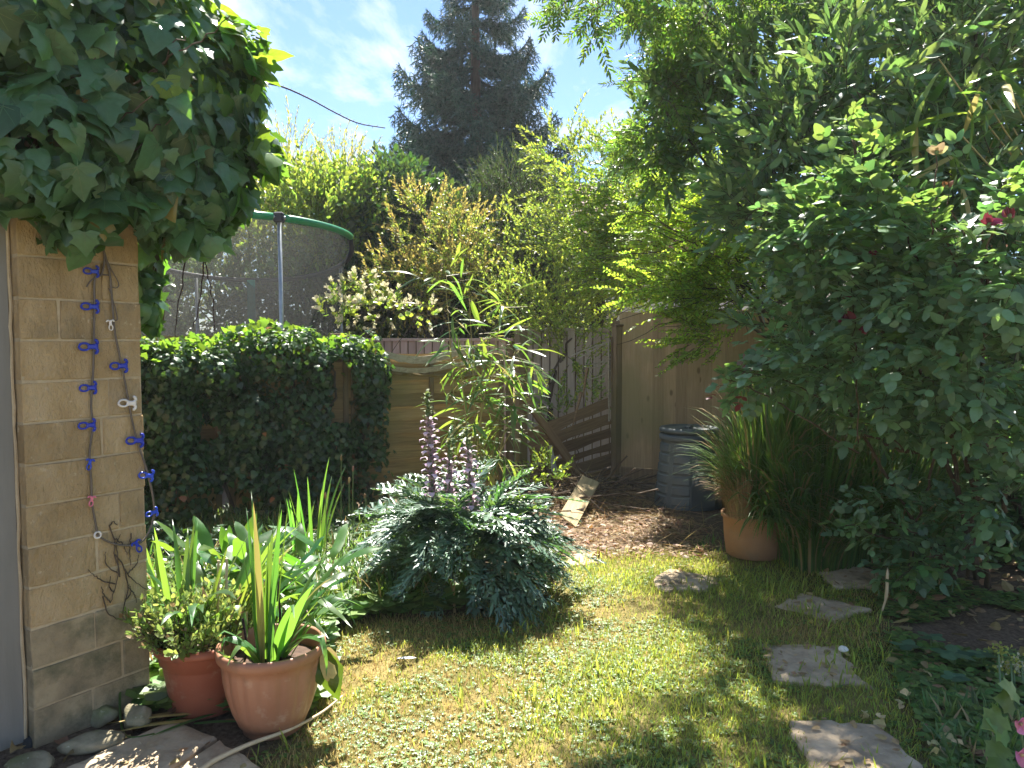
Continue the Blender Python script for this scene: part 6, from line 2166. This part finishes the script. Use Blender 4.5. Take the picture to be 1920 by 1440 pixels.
# ================================================================ LAWN, LITTER
def scatter_ground():
    # short grass, dry grass and clover, all within the lawn outline and off the stones
    n = 260000
    x = rng.uniform(-1.9, 3.4, n); y = 1.9 + 4.9 * rng.random(n) ** 1.25
    off = np.zeros(n, bool)
    for sp in SPOLY + [PATIO]:
        c = np.mean(sp, 0); off |= inpoly(x, y, c + (np.array(sp) - c) * (.74 if sp is not PATIO else 1))
    edge = rng.normal(0, .05, (n, 2))
    m = lawnness(x + edge[:, 0], y + edge[:, 1]) & ~off
    x, y = x[m], y[m]
    p2 = np.column_stack([x, y, np.zeros(len(x))])
    dry = noise3(p2, 2.2) + .5 * noise3(p2, 6.0)
    dens = noise3(p2 + 5.3, 3.1)
    keep = rng.random(len(x)) < np.clip(.75 + .35 * dens, .25, 1)
    x, y, dry = x[keep], y[keep], dry[keep]
    kind = rng.random(len(x)) < 1 / (1 + np.exp(-4 * (dry - .18)))
    blade = [strip(1.0, .055, b, 2, l, 0, .1) for b, l in ((40, 15), (80, 30), (20, 45))]
    def put(nm, xs, ys, s, tm, mats, flat=False):
        k = len(xs)
        az = rng.uniform(0, 6.283, k)
        c_, s_ = np.cos(az), np.sin(az)
        M = np.zeros((k, 4, 4)); M[:, 3, 3] = 1
        M[:, 0, 0] = c_ * s; M[:, 1, 0] = s_ * s; M[:, 0, 1] = -s_ * s; M[:, 1, 1] = c_ * s; M[:, 2, 2] = s
        M[:, 0, 3] = xs; M[:, 1, 3] = ys; M[:, 2, 3] = gz(xs, ys) - .012
        o = obj(nm, scatter(tm, rng.integers(0, len(tm), k), M), mats, None, None, False, 'stuff')
        return o
    s = rng.uniform(.018, .052, len(x))
    o = put('grass', x[~kind], y[~kind], s[~kind], blade, [MAT['grass']]); tag(o, 'short green lawn grass', 'grass')
    o = put('dry_grass', x[kind], y[kind], s[kind] * .8, blade, [MAT['straw']]); tag(o, 'short sun-dried straw coloured lawn grass', 'grass')
    # taller tufts
    n = 7000
    x = rng.uniform(-1.2, 3.2, n); y = rng.uniform(2, 6.4, n)
    ed = rng.normal(0, .08, (n, 2)); m = lawnness(x + ed[:, 0], y + ed[:, 1]) & (noise3(np.column_stack([x, y, 0 * x]), 4.5) > .25)
    o = put('grass_tuft', x[m], y[m], rng.uniform(.05, .10, m.sum()), blade, [MAT['grass']]); tag(o, 'taller tufts of grass standing out of the lawn', 'grass')
    # clover / creeping weeds
    disc = outline_leaf([(0, 0), (.32, .2), (.48, .55), (.34, .92), (0, .95)], .5, .15, .1, 0, 1, 3)
    def trefoil():
        ts = []
        for k in range(3):
            ts.append(disc.mv((0, 0, .8), rotz(R(120 * k + random.uniform(-15, 15))) @ rotx(R(random.uniform(-5, 30))), random.uniform(.8, 1.1)))
        return join(ts)
    tre = [trefoil() for _ in range(5)]
    n = 62000
    x = rng.uniform(-1.6, 3.3, n); y = 2.0 + 4.8 * rng.random(n) ** 1.2
    p2 = np.column_stack([x, y, 0 * x])
    f = noise3(p2 + 9.1, 3.0) + .6 * noise3(p2, 8.0)
    off = np.zeros(n, bool)
    for sp in SPOLY + [PATIO]:
        c = np.mean(sp, 0); off |= inpoly(x, y, c + (np.array(sp) - c) * .96)
    ed = rng.normal(0, .06, (n, 2)); m = lawnness(x + ed[:, 0], y + ed[:, 1]) & ~off & (f > -.1 + .6 * rng.normal(0, .4, n))
    o = put('clover', x[m], y[m], rng.uniform(.007, .015, m.sum()), tre, [MAT['clover']]); tag(o, 'clover and creeping weeds patched through the lawn', 'clover')
    # weeds over the shaded bed on the right
    n = 20000
    x = rng.uniform(.9, 4.2, n); y = rng.uniform(2.0, 5.6, n)
    p2 = np.column_stack([x, y, 0 * x])
    m = ~lawnness(x, y) & (noise3(p2, 3.3) > -.15) & (x > .9)
    off = np.zeros(n, bool)
    for sp in SPOLY:
        off |= inpoly(x, y, np.array(sp))
    m &= ~off
    o = put('bed_weeds', x[m], y[m], rng.uniform(.015, .04, m.sum()), tre, [MAT['clover']]); tag(o, 'low green weeds creeping over the shaded soil under the rose', 'weeds')
    n = 9000
    x = rng.uniform(1.3, 4.2, n); y = rng.uniform(2.4, 5.6, n)
    m = ~lawnness(x, y) & (noise3(np.column_stack([x, y, 0 * x]) + 3, 2.5) > .1)
    o = put('bed_grass', x[m], y[m], rng.uniform(.06, .13, m.sum()), blade, [MAT['sedge']]); tag(o, 'dark unmown grass along the foot of the rose', 'grass')
    # left bed under the ivy
    n = 16000
    x = rng.uniform(-2.9, -.3, n); y = rng.uniform(3.0, 6.2, n)
    m = ~lawnness(x, y) & ~inpoly(x, y, PATIO) & ((((np.column_stack([x, y, 0 * x]) - gA) @ gn > .05)) | ((np.column_stack([x, y, 0 * x]) - gA) @ ge > gw + .08))
    o = put('bed_weeds', x[m], y[m], rng.uniform(.04, .12, m.sum()), tre, [MAT['clover']]); tag(o, 'leafy weeds in the shade below the ivy hedge', 'weeds')
    n = 9000
    x = rng.uniform(-2.6, -.2, n); y = rng.uniform(3.3, 6.2, n)
    m = ~lawnness(x, y) & ~inpoly(x, y, PATIO) & ((((np.column_stack([x, y, 0 * x]) - gA) @ gn > .12)) | ((np.column_stack([x, y, 0 * x]) - gA) @ ge > gw + .12)) & (np.hypot(x - G(386, 1322)[0], y - G(386, 1322)[1]) > .25)
    o = put('bed_grass', x[m], y[m], rng.uniform(.10, .30, m.sum()), [strip(1.0, .022, b, 4, l, 0, .1) for b, l in ((60, 8), (90, 15), (120, 25))], [MAT['sedge']]); tag(o, 'dark rough grass growing in the shade between the ivy hedge and the pots', 'grass')
    # dead twigs and litter by the compost bin
    bed = gpoly([(1040, 1035), (1020, 940), (1080, 900), (1160, 905), (1230, 945), (1330, 990), (1320, 1045), (1200, 1045)])
    bx = np.array([q[0] for q in bed]); by = np.array([q[1] for q in bed])
    n = 5200
    x = rng.uniform(bx.min() - .2, bx.max() + .2, n); y = rng.uniform(by.min() - .3, by.max() + .2, n)
    ed = rng.normal(0, .1, (n, 2)); m = inpoly(x + ed[:, 0], y + ed[:, 1], bed)
    x, y = x[m], y[m]; k = len(x)
    hp = .27 * np.exp(-(((x - P(1090, 640, 7.0)[0]) / .35) ** 2 + ((y - 7.1) / .45) ** 2))
    st = T([(-.0045, 0, 0), (.0045, 0, 0), (.004, .5, .02), (-.004, .5, .02), (0, 1, -.01), (0, .5, .03)], [(0, 1, 2), (0, 2, 3), (3, 2, 4), (0, 5, 3), (1, 2, 5), (5, 2, 4)])
    st.v[:, [0]] *= 2.4
    pos = np.column_stack([x, y, hp * rng.random(k) + .004])
    d = np.column_stack([rng.normal(0, 1, k), rng.normal(0, 1, k), rng.normal(0, .22, k)])
    o = obj('dead_twigs', scatter([st], np.zeros(k, int), frames(pos, d, UP + .3 * rvec(k), rng.uniform(.06, .28, k))), [MAT['deadblade']], None, None, False, 'stuff')
    tag(o, 'heap of dead brown twigs and straw by the compost bin', 'twigs')
    sticks = []
    for _ in range(70):
        q = np.array([P(1095, 640, 7.0)[0] + rng.normal(0, .30), 7.05 + rng.normal(0, .28), .05 + .16 * rng.random()])
        dd = nrm(np.array([rng.normal(0, 1), rng.normal(0, .8), rng.normal(.1, .25)])) * rng.uniform(.15, .45)
        sticks.append(tube(smooth_path([q - dd, q + rng.normal(0, .02, 3), q + dd], 6), np.linspace(.009, .003, 6), 4))
    o = obj('brushwood', join(sticks), MAT['twig'], None, None, False, 'stuff'); tag(o, 'heap of cut brushwood under the leaning post', 'twigs')
    k2 = 2600
    x = rng.uniform(bx.min() - .1, bx.max() + .1, k2); y = rng.uniform(by.min() - .2, by.max(), k2)
    m = inpoly(x, y, bed); x, y = x[m], y[m]; k2 = len(x)
    o = obj('leaf_litter', scatter([ovate], np.zeros(k2, int), frames(np.column_stack([x, y, .012 * rng.random(k2) + .004]), rvec(k2) * [1, 1, .2], UP + .6 * rvec(k2), rng.uniform(.025, .06, k2))), [MAT['deadleaf']], None, None, True, 'stuff')
    tag(o, 'brown leaf litter on the soil by the compost bin', 'leaf litter')
    xs_, ys_ = [], []
    for sp in SPOLY + [PATIO]:
        q = np.array(sp); k4 = 60
        a_ = rng.uniform(q.min(0), q.max(0), (k4 * 2, 2)); a_ = a_[inpoly(a_[:, 0], a_[:, 1], q)][:k4]
        xs_ += list(a_[:, 0]); ys_ += list(a_[:, 1])
    xs_, ys_ = np.array(xs_), np.array(ys_); k4 = len(xs_)
    o = obj('stone_litter', scatter([st, ovate, st], rng.integers(0, 3, k4), frames(np.column_stack([xs_, ys_, .022 + .004 * rng.random(k4)]), rvec(k4) * [1, 1, .1], UP + .25 * rvec(k4), rng.uniform(.012, .05, k4))), [MAT['deadblade']], None, None, False, 'stuff')
    tag(o, 'dry bits and clippings lying on the flat stones', 'leaf litter')
    # bed litter right
    k3 = 2200
    x = rng.uniform(1.0, 4.0, k3); y = rng.uniform(2.0, 5.2, k3)
    m = ~lawnness(x, y); x, y = x[m], y[m]; k3 = len(x)
    o = obj('soil_litter', scatter([st, ovate], rng.integers(0, 2, k3), frames(np.column_stack([x, y, .01 + .01 * rng.random(k3)]), rvec(k3) * [1, 1, .2], UP + .6 * rvec(k3), rng.uniform(.02, .10, k3))), [MAT['deadblade']], None, None, False, 'stuff')
    tag(o, 'dry stalks and bits scattered on the shaded bed', 'leaf litter')


scatter_ground()


def small_things():
    # fallen pale petals, right foreground
    spots = [(1652, 1358, .05, 'crumpled pale petal beside the nearest stepping stone'), (1622, 1346, .035, 'small pale petal at the back edge of the nearest stepping stone'),
             (1735, 1268, .035, 'upright pale petal in the middle of the shaded bed'), (1790, 1396, .055, 'large curled pale petal below the pink flower side'),
             (1762, 1416, .045, 'whitest fallen petal near the bottom edge'), (1865, 1410, .05, 'pale yellow petal nearest the pink flower'), (1852, 1366, .05, 'flat tan petal on the dark soil'),
             (1745, 1402, .03, 'tiny pale petal touching the white one'), (1698, 1316, .04, 'tan curled leaf on the bed edge'), (1690, 1330, .03, 'tan leaf scrap just below the curled one')]
    for i, (px, py, s, lab) in enumerate(spots):
        pet = outline_leaf(OVW, .4, -.5, .5, .08, i + 3)
        g = G(px, py) + UP * .02
        t = scatter([pet], np.zeros(3, int), frames(np.tile(g, (3, 1)), rvec(3) * [1, 1, .5], UP + .7 * rvec(3), np.array([1, .8, .7]) * s * 1.2))
        t.v -= g
        tag(obj('fallen_petal', t, MAT['pale'], None, np.array([[1, 0, 0, g[0]], [0, 1, 0, g[1]], [0, 0, 1, g[2]], [0, 0, 0, 1.]]), True), lab, 'petal', 'fallen petals on the shaded bed')
    # upright dry stake, long cane
    a, b = G(1654, 1146), P(1664, 1066, G(1656, 1146)[1])
    tag(obj('dry_stake', tube(smooth_path([a, (a * .6 + b * .4) + np.array([.012, 0, 0]), b], 10), [.006] * 4 + [.009] * 5 + [.003], 6), MAT['caned'], None, None, True), 'short dry stake standing upright in the shaded bed', 'stake')
    pts = [G(642, 1318) + UP * .03, G(600, 1352) + UP * .03, G(540, 1386) + UP * .035, G(470, 1412) + UP * .035, G(405, 1440) + UP * .03, G(370, 1460) + UP * .02]
    tag(obj('dry_cane', tube(smooth_path(pts, 24), np.linspace(.004, .011, 24), 6), MAT['caned'], None, None, True), 'long dry cane lying on the grass in front of the fluted pot', 'cane')
    g = G(745, 1246) + UP * .03
    ft_ = lance(.16, 5, .2, .2)
    tag(obj('grey_feather', ft_, MAT['cloth'], None, frames(g[None], np.array([[1, .35, .1]]), UP[None], .09)[0], True), 'small grey feather lying on the sunny lawn', 'feather')
    for i, (px, py, s, lab) in enumerate([(105, 1405, .07, 'crumpled brown leaf beside the long flat stone'), (30, 1418, .07, 'brown leaf below the grey door'), (335, 1345, .08, 'curled brown leaf between the pillar and the pots'),
                                          (372, 1340, .06, 'brown leaf tucked under the red pot'), (140, 1425, .05, 'small brown leaf on the patio slab'), (300, 1325, .06, 'brown leaf at the foot of the stone corner')]):
        pet = outline_leaf(OVW, .4, -.5, .6, .1, i + 13)
        gg = G(px, py) + UP * .03
        tag(obj('dead_leaf', pet, MAT['deadleaf'], None, frames(gg[None], rvec(1) * [1, 1, .3], UP[None] + .6 * rvec(1), s)[0], True), lab, 'dead leaf', 'dead leaves round the pillar foot')
    # cut sword leaves lying between the pots
    rt = thing('withered_blades', 'withered sword leaves lying on the ground between the two pots', 'dead leaves', G(400, 1350))
    for i in range(11):
        q = G(rng.uniform(330, 430), rng.uniform(1335, 1368)) + UP * (.01 + .02 * rng.random())
        t = strip(rng.uniform(.2, .36), .011, rng.uniform(5, 30), 6, rng.uniform(80, 88))
        M = np.eye(4); M[:3, :3] = rotz(rng.uniform(-.6, .6) + (0 if i % 2 else math.pi) - math.pi / 2 + .3); M[:3, 3] = q
        obj('leaf', t, MAT['straw' if i % 3 else 'iris'], rt, M, True)
    t = tube(smooth_path([G(232, 1318) + UP * .10, G(226, 1340) + UP * .09, G(228, 1372) + UP * .02, G(245, 1392) + UP * .02, G(290, 1385) + UP * .02], 14), np.linspace(.006, .003, 14), 5)
    tag(obj('green_blade', t, MAT['iris'], None, None, True), 'green leaf blade draped over the stones at the pillar corner', 'leaf')
    # fallen stalks on the lawn edge
    for i, (x0, y0, x1, y1, lab) in enumerate([(640, 1165, 790, 1120, 'thin dry stalk lying below the spiny plant'), (1430, 1030, 1620, 1060, 'thin dry stalk lying in front of the long grass'),
                                               (285, 1240, 328, 1288, 'straw leaning in the gap left of the red pot')]):
        a, b = G(x0, y0) + UP * .03, G(x1, y1) + UP * .03
        tag(obj('dry_stalk', tube(smooth_path([a, (a + b) / 2 + UP * .03, b], 8), .0035, 5), MAT['caned'], None, None, True), lab, 'stalk')
    # pink flower at the right edge, with its leaves; sedum heads
    def pinkf(px, py, s, lab):
        c = P(px, py, 2.35)
        rt = thing('pink_flower', lab, 'flower', c, 'pink flowers at the right edge')
        pet = outline_leaf([(0, 0), (.2, .15), (.42, .5), (.40, .85), (.15, 1.0), (0, .95)], .4, -.15, -.25, .04, px % 5)
        for k in range(5):
            a = R(72 * k + px)
            d = np.array([[math.cos(a), -.45, math.sin(a)]])
            obj('petal', pet, MAT['pink'], rt, frames(c[None], d, np.array([[0, -1, .3]]), s)[0], True)
        obj('centre', rock(.007, .007, .007, 4), MAT['pale'], rt, np.array([[1, 0, 0, c[0]], [0, 1, 0, c[1] - .006], [0, 0, 1, c[2]], [0, 0, 0, 1.]]), True)
    pinkf(1912, 1356, .034, 'pink petals at the right edge, the higher of two')
    pinkf(1914, 1414, .040, 'pink petals at the lower right corner')
    rt = thing('mallow_plant', 'lobed green leaves beside the pink petals at the right edge', 'plant', G(1925, 1500))
    big = outline_leaf(IVY_HALF2, .4, .1, .1, .03, 3)
    for px, py, s in ((1885, 1340, .09), (1905, 1320, .08), (1895, 1375, .10), (1885, 1395, .08), (1895, 1425, .09), (1910, 1300, .08), (1870, 1350, .06)):
        obj('leaf', big, MAT['clover'], rt, frames(P(px, py, 2.45)[None], np.array([[-.6, -.1, rng.uniform(-.6, .5)]]), np.array([[0, -.7, .7]]) + .4 * rvec(1), s)[0], True)
    a = G(1925, 1500)
    obj('stem', tube([a, P(1920, 1410, 2.42), P(1908, 1330, 2.45)], .004, 5), MAT['greenstem'], rt)
    rt = thing('sedum_flower', 'flat yellow-green flower heads at the right edge of the bed', 'flower', G(1890, 1290))
    for px, py, mk in ((1872, 1218, 'gold'), (1895, 1240, 'gold'), (1900, 1252, 'cream'), (1915, 1245, 'cream'), (1880, 1255, 'gold')):
        c = P(px, py, 3.3); k = 50
        p = c + rng.normal(0, 1, (k, 3)) * [.028, .02, .012]
        obj('flower_head', scatter([ovate_w], np.zeros(k, int), frames(p, rvec(k) + UP * .5, rvec(k), .014)), MAT[mk], rt, None, True, 'stuff')
        obj('stem', tube([c, G(px + 4, 1300)], .004, 5), MAT['greenstem'], rt)
    # broad leaves of seedlings on the bed
    for i, (px, py, s, lab) in enumerate([(1790, 1238, .10, 'five-leaved bluish seedling in the middle of the shaded bed'), (1700, 1222, .08, 'two-leaved seedling by the stepping stones'),
                                          (1745, 1205, .07, 'small seedling behind the five-leaved one'), (1790, 1285, .06, 'seedling below the five-leaved one'), (1840, 1240, .06, 'seedling beside the yellow-green flower heads')]):
        g = G(px, py + 14)
        rt = thing('seedling', lab, 'plant', g)
        k = 5 if i in (0, 3) else 4
        az = np.arange(k) * 6.283 / k + i
        Ms = frames(np.tile(g + UP * .07, (k, 1)), np.column_stack([np.cos(az), np.sin(az) * .8, np.full(k, .15)]), UP + .2 * rvec(k), s)
        for m_ in Ms:
            obj('leaf', ovate_w, MAT['rose'], rt, m_, True)
        obj('stem', tube([g, g + UP * .07], .003, 5), MAT['greenstem'], rt)


small_things()


def build_glare_veil():  # added scattering volume imitating veiling lens glare
    m = bpy.data.materials.new('veil_volume')
    m.use_nodes = True
    nt = m.node_tree
    nt.nodes.clear()
    out = nt.nodes.new('ShaderNodeOutputMaterial')
    v = nt.nodes.new('ShaderNodeVolumePrincipled')
    v.inputs['Color'].default_value = (.93, .96, 1, 1)
    v.inputs['Density'].default_value = VEIL_DENSITY
    v.inputs['Anisotropy'].default_value = .35
    nt.links.new(v.outputs[0], out.inputs['Volume'])
    o = obj('glare_veil', cbox(840, 840, 14.5, 0, (0, 0, 6.0)), m, kind='stuff')
    o['label'] = 'thin added veil standing in for lens glare over the garden'
    o['category'] = 'glare_veil'


build_glare_veil()
print('objects', len(bpy.data.objects))
